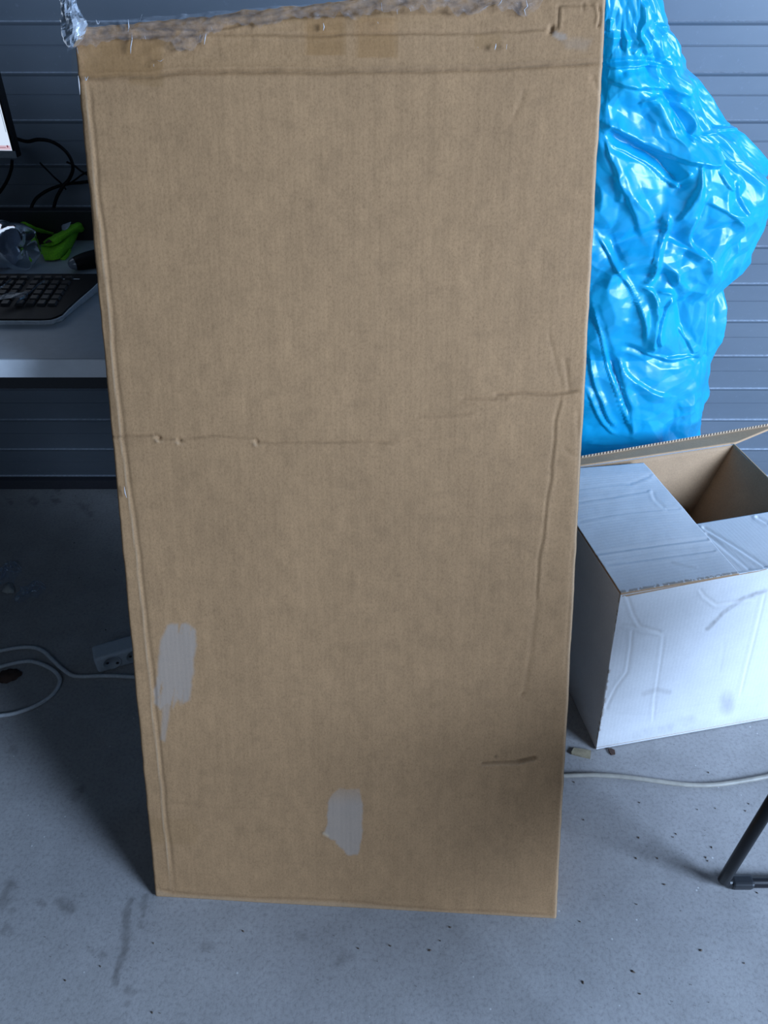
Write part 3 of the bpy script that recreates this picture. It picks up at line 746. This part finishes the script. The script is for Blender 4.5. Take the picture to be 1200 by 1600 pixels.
def mk_front(x, y, u_, v_, h, d, wn):
    def cr(pts, dep, w_, darken=0, rg=0, off=4):
        nonlocal h, wn
        dep = dep*.6; rg = rg*.6; q, s, t = segdist(x, y, pts, True); fd = smooth(0, .08, t)*smooth(1, .92, t)
        h = h-dep*1e-3*np.exp(-(q/w_)**2)*fd+rg*1e-3*np.exp(-((q*s-off)/(w_*1.4))**2)*fd
        wn = np.maximum(wn, darken*np.exp(-(q/w_)**2)*fd)
    cr([(988, 980), (986, 1010), (980, 1050), (962, 1075), (950, 1100), (946, 1112)], 2.2, 2.2, .15, 1.5)
    cr([(1038, 985), (1030, 1040), (1023, 1090), (1020, 1130)], 1.5, 2.0, .05, 1.0)
    cr([(978, 925), (990, 960), (1000, 978), (1036, 988)], 2.6, 2.4, .15, 2.0)
    cr([(968, 975), (990, 978), (1005, 984), (1035, 986)], 1.6, 2, .1, 1.2)
    cr([(1092, 918), (1100, 930), (1118, 943), (1150, 938), (1180, 933)], 2.0, 2.2, .12, 1.6)
    cr([(1196, 922), (1180, 985), (1166, 1040), (1155, 1090)], 1.7, 2.2, .05, 1.2)
    cr([(1130, 1000), (1122, 1050)], .8, 2.5)
    cr([(945, 1115), (1010, 1118), (1100, 1100), (1190, 1090)], .7, 3)
    cr([(975, 920), (1060, 908), (1200, 890)], .8, 3)
    d = np.maximum(d, .45*smooth(5, 1, segdist(x, y, [(1104, 981), (1130, 955), (1160, 934), (1195, 922)]))*(.4+.9*vnoise(x/5, y/5, 8)))
    d = np.maximum(d, .33*smooth(16, 4, np.hypot((x-1135)*.9, (y-1098)*.6))*(.5+.8*fbm(x/5, y/9, 9)))
    d = np.maximum(d, .20*smooth(6, 1, segdist(x, y, [(1005, 1083), (1025, 1076), (1045, 1080)])))
    d = np.maximum(d, .16*smooth(14, 2, segdist(x, y, [(990, 1150), (1040, 1140), (1080, 1125)]))*fbm(x/8, y/8, 6)*1.6)
    d = np.maximum(d, .25*smooth(.10, .0, v_)*fbm(x/12, y/8, 7))
    wn = np.maximum(wn, .6*smooth(.012, .004, u_)*(fbm(x/5, y/5, 12) > .50))
    return h, d, wn
no = -np.array([-eb0[1], eb0[0], 0]); 
wall_('front_panel', FLb, FRb, FRt, FLt, unit(np.cross(FRb-FLb, FLt-FLb)) if np.cross(FRb-FLb, FLt-FLb)[1] < 0 else -unit(np.cross(FRb-FLb, FLt-FLb)), mk_front, 200, 180, .004)
def mk_side(x, y, u_, v_, h, d, wn):
    d = np.maximum(d, .20*smooth(.3, .0, v_)*fbm(x/12, y/8, 7)); return h+.0015*(fbm(u_*3, v_*4, 4)-.5), d, wn
def outn(A, B, D, sgn):                    # normal with wanted sign along axis sgn
    n_ = unit(np.cross(B-A, D-A)); return n_ if np.dot(n_, sgn) > 0 else -n_
wall_('side_panel', BLb, FLb, FLt, BLt, outn(BLb, FLb, BLt, -eb), mk_side, 80, 80, .003)
wall_('side_panel', BRb, FRb, FRt, BRt, outn(BRb, FRb, BRt, eb), mk_side, 30, 30, .003)
wall_('back_panel', BLb, BRb, BRt, BLt, outn(BLb, BRb, BLt, pb), None, 60, 40, .0)
wall_('bottom_panel', FLb+[0, 0, .001], FRb+[0, 0, .001], BRb+[0, 0, .001], BLb+[0, 0, .001], np.array([0, 0, -1.]), None, 4, 4)
# left flap folded across the opening
up_ = np.array([0, 0, 1.])
A_ = FLt+[0, 0, .005]; B_ = gz(1155, 896, .388); C_ = gz(1006, 722, .386); D_ = BLt+[0, 0, .005]
def mk_lf(x, y, u_, v_, h, d, wn):
    def cr(pts, dep, w_, darken=0, rg=.8):
        nonlocal h, wn
        dep = dep*.45; q, s, t = segdist(x, y, pts, True); h = h-dep*1e-3*np.exp(-(q/w_)**2)+rg*dep*1e-3*np.exp(-((q*s-4)/(w_*1.3))**2)
        wn = np.maximum(wn, darken*np.exp(-(q/w_)**2))
    cr([(930, 866), (1020, 855), (1105, 842)], 1.4, 2.0); cr([(950, 882), (1030, 873), (1115, 860)], 1.0, 2.0)
    cr([(905, 785), (960, 778), (1010, 768)], .9, 2); cr([(905, 815), (980, 803), (1060, 795)], .6, 2)
    cr([(1020, 772), (1024, 782), (1036, 793)], 1.6, 3, .08); cr([(985, 757), (1000, 750), (1014, 744)], 1.2, 3)
    cr([(905, 765), (985, 755)], .5, 2)
    h = h+.002*(fbm(u_*4, v_*5, 14)-.5)-.006*np.maximum(0, v_-.90)*10*(.3+u_*0)
    rag = smooth(.03, .0, v_-0.0)*.0
    wn = np.maximum(wn, .75*smooth(.022, .008, v_+.010*(fbm(u_*40, v_*0, 15)-.5))*(fbm(u_*60, v_*60, 16) > .42))
    d = np.maximum(d, .14*smooth(3, 1, segdist(x, y, [(1050, 880), (1070, 885), (1086, 888)])))
    return h, d, wn
Pq_o = wall_('flap', A_, B_, C_, D_, up_, mk_lf, 140, 160, .004, fl='v')
# front flap folded in, under the left flap
A2 = FLt+[.004, 0, -.001]; B2 = FRt+[0, 0, -.001]; dpt = .150
C2 = FRt+pb*dpt+[0, 0, -.012]; D2 = FLt+pb*dpt+[.004, 0, -.012]
def mk_ff(x, y, u_, v_, h, d, wn):
    for pts, dep in (([(1100, 825), (1150, 856), (1200, 888)], 2.2), ([(1104, 836), (1135, 862), (1170, 889)], 1.2), ([(1183, 808), (1200, 818)], 2.0)):
        q, s, t = segdist(x, y, pts, True); h = h-dep*1e-3*np.exp(-(q/2.2)**2)+dep*.7e-3*np.exp(-((q*s-4)/3)**2)
    return h, d, wn
wall_('flap', A2, B2, C2, D2, up_, mk_ff, 160, 80, .002)
# right flap hanging into the carton
aR = math.radians(62); dR = -eb*math.cos(aR)-up_*math.sin(aR)
A3, B3 = BRt+[0, 0, .001]-pb*.004, FRt+[0, 0, .001]+pb*.150
wall_('flap', A3, B3, B3+dR*.20+pb*.03, A3+dR*.21-pb*.012, unit(np.cross(pb, dR)) if np.cross(pb, dR)[2] < 0 else -unit(np.cross(pb, dR)), lambda x, y, u_, v_, h, d, wn: (h+.004*(fbm(u_*2, v_*3, 24)-.5), d, wn), 40, 40, .004)
# back flap tipped backwards, cut edge with flutes showing
bA = math.radians(6); dB = pb*math.cos(bA)-up_*math.sin(bA)
A4, B4 = BLt+[0, 0, .002], BRt+[0, 0, .002]
nB = unit(np.cross(eb, dB)); nB = nB if nB[2] > 0 else -nB
Lf = .026
Pq = quadgrid(A4, B4+eb*.002, B4+dB*(Lf+.03)+eb*.17, A4+dB*Lf-eb*.0, 80, 12)
Pq[:, -1] = Pq[:, -2]+up_*.0048+dB*.001
fb = sheet('flap', Pq, nB, .0045, [M_kin, M_white, M_flute], wb, {'dirt': np.zeros((80, 12)), 'worn_dark': np.zeros((80, 12)), 'flute': np.zeros((80, 12))})

na_ = 79*11
for pl_ in fb.data.polygons:                # the cut rim shows its flutes, the hinge does not
    if pl_.index >= 2*na_: pl_.material_index = 0
    elif pl_.index < na_ and pl_.index % 11 == 10: pl_.material_index = 2; pl_.use_smooth = False

# ------------------------------------------------------------------ blue refuse bag
bagt = thing('refuse_bag', 'tall crumpled bright blue plastic sack standing against the shutter', 'refuse bag')
sil = [(1002, -170), (1010, -120), (1015, -60), (1018, -20), (1026, 0), (1036, 30), (1046, 46), (1054, 65), (1057, 82), (1056, 100), (1070, 115), (1084, 135), (1100, 160), (1117, 187), (1126, 190), (1140, 198), (1158, 216), (1176, 234), (1192, 250), (1203, 266), (1204, 290), (1201, 312), (1188, 332), (1172, 358), (1160, 382), (1149, 412), (1134, 428), (1121, 440), (1121, 465), (1118, 500), (1115, 530), (1112, 545), (1108, 572), (1101, 600), (1100, 630), (1097, 660), (1095, 690), (1090, 740), (1085, 800), (1075, 900)]
NA, NZ = 560, 900
YCb = 1.555
zs = []; xr = []
for x, y in sil: p = gy(x, y, YCb); zs.append(p[2]); xr.append(p[0])
zs = np.array(zs)[::-1]; xr = np.array(xr)[::-1]
zz_ = np.linspace(.004, 1.36, NZ)
XR = np.interp(zz_, zs, xr); XL = np.interp(zz_, [0, .3, .8, 1.1, 1.2, 1.36], [.30, .275, .27, .285, .30, .33])
cxs = (XR+XL)/2; rx = (XR-XL)/2
ry = np.interp(zz_, [0, .02, .1, .5, .9, 1.1, 1.25, 1.36], [.09, .105, .112, .125, .130, .125, .11, .10])
close = np.clip(1-((zz_-1.30)/.06).clip(0, 1)**2, 0.02, 1)*np.clip(zz_/.03, .25, 1)**.35
rx_ = rx*close; ry = ry*np.clip(close, .05, 1)
A = np.linspace(0, 2*math.pi, NA, endpoint=False)[None, :]; Z = zz_[:, None]+0*A
e_ = .82
ca, sa = np.cos(A), np.sin(A)
SX = np.sign(ca)*np.abs(ca)**e_; SY = np.sign(sa)*np.abs(sa)**e_
BX = cxs[:, None]+rx_[:, None]*SX; BY = YCb+ry[:, None]*SY
Pb = np.stack([BX, BY, Z], -1)
nx = ca/np.maximum(rx_[:, None], .02)**1; ny = sa/np.maximum(ry[:, None], .02)
nl = np.sqrt(nx*nx+ny*ny); Nb = np.stack([nx/nl, ny/nl, 0*nx], -1)
bx_, by_ = proj(Pb); front = smooth(.15, -.35, np.sin(A))+0*Z
D_ = np.zeros((NZ, NA))
# large folds drawn on the visible side: (line, height mm, width px, one-sidedness)
wpx = (fbm(bx_/26, by_/26, 71, 3)-.5)*6; wpy = (fbm(bx_/26+5, by_/26+9, 75, 3)-.5)*6
def fold(pts, hgt, wd, asym=0.0, fac=1.0):
    """ridge (hgt>0) or valley; asym>0 makes a step dropping on the right-hand side of the line"""
    global D_
    if len(pts) > 2: pts = [tuple(q) for q in catmull(pts, 4)]
    d, s, t = segdist(bx_+wpx, by_+wpy, pts, True); fd = smooth(0, .12, t)*smooth(1, .88, t)*.8+.2
    sd = d*s
    if asym == 0: D_ = D_ + hgt*1e-3*np.maximum(0, 1-d/wd)**1.2*fd*front
    else:
        a_ = np.where(sd*asym > 0, np.maximum(0, 1-d/(wd*.28)), np.maximum(0, 1-d/wd)**1.1)
        D_ = D_ + hgt*1e-3*a_*fd*front
fold([(940, 60), (975, 62), (1000, 68)], 10, 14)
fold([(940, 98), (985, 96), (1020, 99), (1060, 103)], -14, 7); fold([(940, 103), (1000, 104), (1050, 106)], 10, 14, 1)
fold([(1000, 0), (1005, 30), (1000, 60), (1018, 92)], 12, 16, 1)
fold([(1030, 20), (1020, 60), (1022, 90)], 10, 12, -1)
fold([(1040, 35), (1036, 65), (1045, 95)], 12, 12)
fold([(955, 28), (953, 50)], 9, 8); fold([(1010, 62), (990, 88)], 8, 10); fold([(975, 60), (972, 82)], -6, 6)
fold([(968, 115), (990, 108), (1030, 110)], -9, 9); fold([(950, 125), (1000, 135), (1050, 140), (1080, 152)], 12, 22, 1)
fold([(990, 140), (1030, 150), (1075, 165), (1105, 182)], -9, 14)
fold([(1000, 165), (1025, 155), (1045, 155)], 9, 12, -1); fold([(1070, 170), (1085, 190), (1088, 208), (1078, 222)], 13, 12, 1)
fold([(1065, 165), (1060, 185), (1062, 205)], -8, 8)
fold([(940, 190), (990, 215), (1030, 236), (1070, 248), (1110, 256), (1135, 256)], 24, 34, 1)
fold([(940, 208), (985, 232), (1020, 248), (1060, 285), (1075, 302)], -22, 20)
fold([(955, 225), (1000, 250), (1045, 285), (1070, 300)], 10, 12, 1)
fold([(1105, 215), (1125, 203), (1140, 198)], 9, 8, 1); fold([(1120, 190), (1128, 196), (1115, 203)], 8, 5)
fold([(1130, 225), (1138, 245), (1145, 262), (1152, 285)], -12, 12); fold([(1145, 215), (1165, 240), (1185, 265)], 10, 16, -1)
fold([(1125, 270), (1140, 290), (1150, 298)], 9, 8, 1); fold([(1155, 285), (1160, 310), (1168, 340)], 9, 14, 1)
fold([(1094, 256), (1094, 290), (1080, 320), (1060, 350)], 14, 14, 1); fold([(1100, 262), (1104, 300), (1088, 345)], -10, 10)
fold([(1108, 300), (1090, 340), (1080, 370), (1088, 390), (1105, 402)], 15, 20, -1)
fold([(1108, 318), (1135, 330), (1160, 350)], 10, 14, 1); fold([(1150, 345), (1160, 355), (1150, 400)], 9, 14, -1)
fold([(1058, 298), (1068, 285), (1080, 270)], 9, 8)
fold([(945, 215), (960, 260), (985, 320), (1010, 380)], 9, 18, 1); fold([(985, 255), (1005, 300), (1035, 360)], -9, 18)
fold([(990, 310), (1010, 330), (1020, 350)], 8, 10); fold([(965, 270), (970, 300), (968, 320)], 8, 9)
fold([(1045, 330), (1042, 355), (1040, 372), (1024, 400), (1022, 430), (1005, 447)], 15, 11, 1)
fold([(1005, 447), (1022, 458), (1025, 495), (1020, 530), (1022, 550)], 17, 10, -1)
fold([(1035, 420), (1050, 445), (1065, 480), (1072, 510), (1080, 555)], -12, 12); fold([(1050, 462), (1038, 490), (1028, 520), (1030, 545)], 11, 9, 1)
fold([(1040, 380), (1080, 392), (1105, 405), (1107, 430)], 10, 14, -1); fold([(1050, 430), (1080, 455), (1110, 460)], 8, 12)
fold([(1028, 455), (1045, 457), (1052, 461)], 8, 5)
fold([(935, 370), (960, 410), (985, 450), (1005, 495), (1008, 540)], 12, 14, 1)
fold([(945, 365), (975, 420), (1000, 470)], -8, 10)
fold([(925, 475), (940, 530), (955, 590), (975, 640), (985, 670)], 11, 9, 1); fold([(935, 500), (950, 550), (965, 600), (985, 650)], -12, 10)
fold([(920, 550), (930, 600), (945, 640), (960, 668)], 10, 9, 1); fold([(918, 610), (935, 650), (960, 678)], 8, 8, 1)
fold([(968, 565), (985, 590), (1000, 600), (1020, 612), (1045, 618)], 12, 14, -1)
fold([(970, 540), (1005, 553), (1040, 570), (1075, 568), (1105, 562)], -13, 9); fold([(1005, 550), (1045, 563), (1090, 558)], 10, 12, -1)
fold([(968, 560), (970, 590), (985, 640), (988, 680)], 10, 14, 1); fold([(1065, 512), (1080, 540), (1085, 555)], 9, 9, 1)
fold([(1060, 640), (1080, 630), (1097, 615)], 7, 9); fold([(1030, 672), (1060, 655), (1092, 640)], 6, 12)
fold([(915, 690), (960, 694), (1030, 690)], 6, 8)
# crumple: sharp-ridged noise at several sizes
def ridged(x, y, s, n_=3):
    r_ = 0; a_ = 1
    for k in range(n_):
        r_ = r_ + a_*(1-np.abs(2*vnoise(x, y, s+k)-1)); a_ *= .5; x = x*1.9+3.3; y = y*1.9+1.7
    return r_
def facets(x, y, seed):                   # flat triangles between random heights: stiff film
    if seed not in _tab: _tab[seed] = np.random.RandomState(seed).rand(257, 257)
    T = _tab[seed]; y = y*1.1547; x = x-.5*y
    xi = np.floor(x).astype(int); yi = np.floor(y).astype(int); fx = x-xi; fy = y-yi
    a = T[xi % 256, yi % 256]; b = T[(xi+1) % 256, yi % 256]; c = T[xi % 256, (yi+1) % 256]; d = T[(xi+1) % 256, (yi+1) % 256]
    return np.where(fx+fy < 1, a+(b-a)*fx+(c-a)*fy, d+(c-d)*(1-fx)+(b-d)*(1-fy))
AXp = np.minimum(np.mod(A+math.pi/2, 2*math.pi), 2*math.pi-np.mod(A+math.pi/2, 2*math.pi))*.19 + .0*Z    # metres round the bag
AXp = np.where(np.cos(A) > 0, AXp, AXp)
wx = (fbm(AXp*7+2*Z, Z*7, 91, 2)-.5); wy = (fbm(AXp*7+9, Z*7+4, 95, 2)-.5)
cr1 = facets(AXp*15+Z*5+wx*1.6, Z*10-AXp*5+wy*1.6, 101)
cr2 = facets(AXp*34-Z*10+wx*2.5, Z*22+AXp*14+wy*2.5, 111)
cr3 = facets(AXp*75+Z*22+wx*4, Z*52-AXp*10+wy*4, 121)
calm = .55+.45*smooth(560, 470, by_)
D_ = D_*.72 + ((cr1-.6)*.036 + (cr2-.5)*.0165*calm + (cr3-.5)*.0042*calm)*smooth(0, .04, Z)
lim = np.where(BY+Nb[..., 1]*D_ > 1.70, 0, 1)
Pb = Pb + Nb*D_[..., None]
# keep clear of the wall, and of the tall box and the carton
Pb[..., 1] = np.minimum(Pb[..., 1], 1.688)
Pb[..., 2] = np.maximum(Pb[..., 2], .003)
npmesh('bag_skin', Pb.reshape(-1, 3), np.concatenate([grid_faces(NZ, NA, 0, True, True)]), M_bag, bagt, True)
# bottom and gathered top
bt_ = [tuple(p) for p in Pb[0]]; mesh('bag_bottom', bt_, [tuple(range(len(bt_)))], M_bag, bagt)
lathe('bag_neck', [(.012, -.045), (.022, -.02), (.020, 0), (.030, .02), (.048, .05), (.060, .085)], (float(cxs[-1]), YCb, 1.372), (0, 0, 1), M_bag, bagt, 40, lambda r, h, t: (r*(1+.22*math.cos(9*t)+.1*math.cos(5*t+2)), h), False)

# ------------------------------------------------------------------ power strip and cables on the floor
ps = thing('power_strip', 'white socket strip lying on the floor left of the tall box', 'power strip')
q0 = gz(157, 1053, 0); q1 = gz(215, 1036, 0); e1 = unit(q1-q0); e2 = np.array([-e1[1], e1[0], 0])
fr = (q0+np.array([0, 0, .001]), e1, e2, np.array([0, 0, 1.]))
bevbox('strip_body', (-.004, 0, 0), (.26, .044, .046), M_strip, ps, .007, frame=fr, seg=4)
M_sock = simple('socket_plastic', (.40, .44, .48), .45, var=.04)
for k in range(5):
    O_ = fr[0]+e1*(.030+k*.048)+fr[3]*.023
    so = lathe('socket', [(.0195, .0005), (.0195, .0012), (.0175, .0012), (.0170, -.0), ], O_, -e2, M_sock, ps, 28, None, True)
    for s_ in (-1, 1):
        lathe('socket_hole', [(.0032, .0013), (.0032, .0020)], O_+e1*.0095*s_-fr[3]*.004*s_, -e2, M_dark, so, 12)
pts = [(215, 1058), (170, 1056), (130, 1057), (112, 1055), (97, 1045), (82, 1031), (68, 1018), (52, 1012), (30, 1012), (0, 1017), (-40, 1024), (-75, 1040), (-85, 1056), (-60, 1058), (-30, 1051), (0, 1042), (30, 1035), (52, 1034), (78, 1044), (92, 1057), (92, 1070), (80, 1087), (55, 1103), (25, 1114), (0, 1118), (-50, 1124)]
tag(tube('power_cable', [gz(x, y, .0045) for x, y in pts], .0042, M_cable, None, 8, 10), 'white cable looped on the floor in front of the socket strip', 'cable')
pts = [(840, 1214), (885, 1212), (925, 1211), (965, 1213), (1000, 1217), (1030, 1221), (1060, 1225), (1090, 1227), (1120, 1226), (1150, 1222), (1180, 1217), (1205, 1212), (1260, 1200)]
tag(tube('floor_cable', [gz(x, y, .0042) for x, y in pts], .0042, M_cable2, None, 8, 10), 'beige cable lying on the floor in front of the white carton', 'cable')

# small bits -----------------------------------------------------
def slab_px(name, poly, z0, hgt, mat, label, cat, lift=0):
    pb_ = [gz(x, y, z0) for x, y in poly]; top = [p+np.array([.0, .0, hgt+lift*i/len(pb_)]) for i, p in enumerate(pb_)]
    return tag(prism(name, pb_, top, mat, None), label, cat)
slab_px('wood_chip', [(892, 1177), (896, 1170), (905, 1171), (923, 1174), (922, 1186), (908, 1183), (893, 1179)], .0008, .004, M_wood, 'small pale wooden chip by the bottom corner of the white carton', 'wood chip')
slab_px('bark_fragment', [(950, 1171), (954, 1170), (960, 1173), (961, 1179), (955, 1180), (952, 1176)], .0006, .003, M_brown, 'tiny reddish brown fragment under the front edge of the white carton', 'debris')
def curled(name, poly, mat, label, cat, hh=.006, nn=7):
    c_ = np.mean([gz(x, y, .001) for x, y in poly], axis=0); V = [c_+[0, 0, hh]]; Fs = []
    ring = catmull([gz(x, y, .001) for x, y in poly+[poly[0]]], 4)[:-1]
    V += [r_+[0, 0, .0015*(1+math.sin(i*1.7))] for i, r_ in enumerate(ring)]; m = len(ring)
    Fs = [(0, 1+i, 1+(i+1) % m) for i in range(m)]
    o = mesh(name, V, Fs, mat, None, True); md = o.modifiers.new('thick', 'SOLIDIFY'); md.thickness = .0006; md.offset = 1
    return tag(o, label, cat)
curled('dry_leaf', [(-6, 1058), (2, 1050), (14, 1046), (26, 1046), (35, 1052), (28, 1060), (14, 1067), (2, 1068)], M_brown, 'flat dry brown leaf inside the white cable loop', 'leaf', .004)
curled('paper_scrap', [(3, 926), (6, 917), (12, 911), (19, 912), (22, 918), (23, 926), (14, 928)], simple('scrap_white', (.42, .42, .40), .7), 'small white torn scrap on the floor at the left edge', 'scrap', .010)
flm = thing('film_scrap', 'crinkled transparent plastic scrap behind the white torn scrap', 'plastic scrap')
def crumple_px(name, x0, x1, y0, y1, mat, par, hh=.02, seed=3, nu=24, nv=20):
    V = []
    for i in range(nu):
        for j in range(nv):
            a, b = i/(nu-1), j/(nv-1); x = x0+(x1-x0)*a+6*math.sin(b*5); y = y0+(y1-y0)*b+5*math.sin(a*6)
            r_ = float(fbm(np.array(a*5.0), np.array(b*5.0), seed)); V.append(gz(x, y, .001)+[0, 0, .0015+hh*max(0, r_-.35)*math.sin(math.pi*a)*math.sin(math.pi*b)*2.2])
    return mesh(name, V, [tuple(f) for f in grid_faces(nu, nv)], mat, par, False)
M_scr = clear_mat('scrap_film', haze=.07, gl=.18, rough=.2, bumps=60)
crumple_px('film_sheet', -12, 28, 882, 914, M_scr, flm, .05, 3); crumple_px('film_sheet', 26, 66, 912, 938, M_scr, flm, .02, 8)

# scattered specks, too small and many to count
rs = np.random.RandomState(12); V = []; Fs = []
def speck(x, y, s, el=1.8):
    s = s*.62
    c_ = gz(x, y, .0009); an = rs.rand()*math.pi; a_ = np.array([math.cos(an), math.sin(an), 0])*s*el; b2 = np.array([-math.sin(an), math.cos(an), 0])*s; o_ = len(V)
    for k in range(6):
        t_ = k*math.pi/3; V.append(c_+a_*math.cos(t_)*(.7+.5*rs.rand())+b2*math.sin(t_)*(.7+.5*rs.rand()))
    V.append(c_+[0, 0, .0012+s*.4]); Fs.extend([(o_+k, o_+(k+1) % 6, o_+6) for k in range(6)])
for (x, y, s) in [(1095, 1485, .0028), (989, 1518, .0035), (911, 1535, .0024), (1112, 1324, .0022), (994, 1341, .0025), (1027, 1341, .002), (1038, 1382, .0022), (998, 1309, .0022), (1165, 1267, .002), (1170, 1256, .0018), (1056, 1303, .002), (1052, 1308, .0016), (1103, 1340, .002), (1106, 1345, .0016), (999, 1254, .0018), (1107, 1207, .002), (897, 1222, .0018), (912, 1281, .0018), (906, 1440, .002), (995, 1413, .0018), (1183, 1395, .002), (1163, 1505, .0015), (380, 1455, .0022), (704, 1449, .0018), (672, 1485, .0022), (560, 1482, .002), (610, 1478, .0018), (688, 1470, .0014), (1000, 1553, .0018), (1090, 1265, .0014), (1118, 1263, .0014), (240, 1474, .0014), (157, 1510, .0014), (238, 1582, .0018), (102, 1532, .0018), (116, 848, .0022), (124, 903, .0022), (180, 890, .0022), (118, 775, .0016), (155, 768, .0016), (118, 817, .0016), (165, 984, .0024)]:
    speck(x, y, s)
for k in range(40): speck(rs.uniform(880, 1200), rs.uniform(1200, 1600), rs.uniform(.0004, .0008))
for k in range(30): speck(rs.uniform(0, 880), rs.uniform(1440, 1600), rs.uniform(.0004, .0008))
for k in range(30): speck(rs.uniform(100, 200), rs.uniform(765, 990), rs.uniform(.0006, .0013))
db = mesh('floor_debris', V, Fs, M_bits, None); db['kind'] = 'stuff'; tag(db, 'dark crumbs and wood shavings scattered over the concrete floor', 'debris')

# ------------------------------------------------------------------ black tubular chair at the right edge
ch = thing('sled_chair', 'black tubular steel chair leg and floor runner at right edge', 'chair')
f0 = gz(1125, 1378, .010); ry_ = gz(1200, 1381, .010)[1]
xA, yA = f0[0]+.004, f0[1]; r0 = .0095; DX = .44; dyB = -.46
def side(y0):
    p = [(xA, y0, .47), (xA, y0, .06), (xA, y0, .018), (xA+.008, y0, .0105), (xA+.03, y0, .010), (xA+DX-.03, y0, .010), (xA+DX-.008, y0, .0105), (xA+DX, y0, .018), (xA+DX, y0, .06), (xA+DX+.0, y0, .47)]
    return p
for y0 in (yA, yA+dyB):
    fq = tube('side_frame', side(y0), r0, M_chair, ch, 6, 14, False)
    bevbox('foot_cap', (xA+.012, y0-.011, .0), (xA+.052, y0+.011, .020), simple('foot_rubber', (.02, .022, .026), .35), fq, .006, seg=3)
    tube('back_post', [(xA+DX, y0, .47), (xA+DX+.02, y0, .62), (xA+DX+.07, y0, .88)], r0, M_chair, ch, 6, 12)
M_seat = simple('seat_vinyl', (.016, .017, .02), .5)
bevbox('seat', (xA-.02, yA+dyB-.01, .462), (xA+DX+.01, yA+.01, .50), M_seat, ch, .012, seg=3)
bevbox('backrest', (xA+DX+.030, yA+dyB-.01, .62), (xA+DX+.075, yA+.01, .90), M_seat, ch, .012, seg=3)
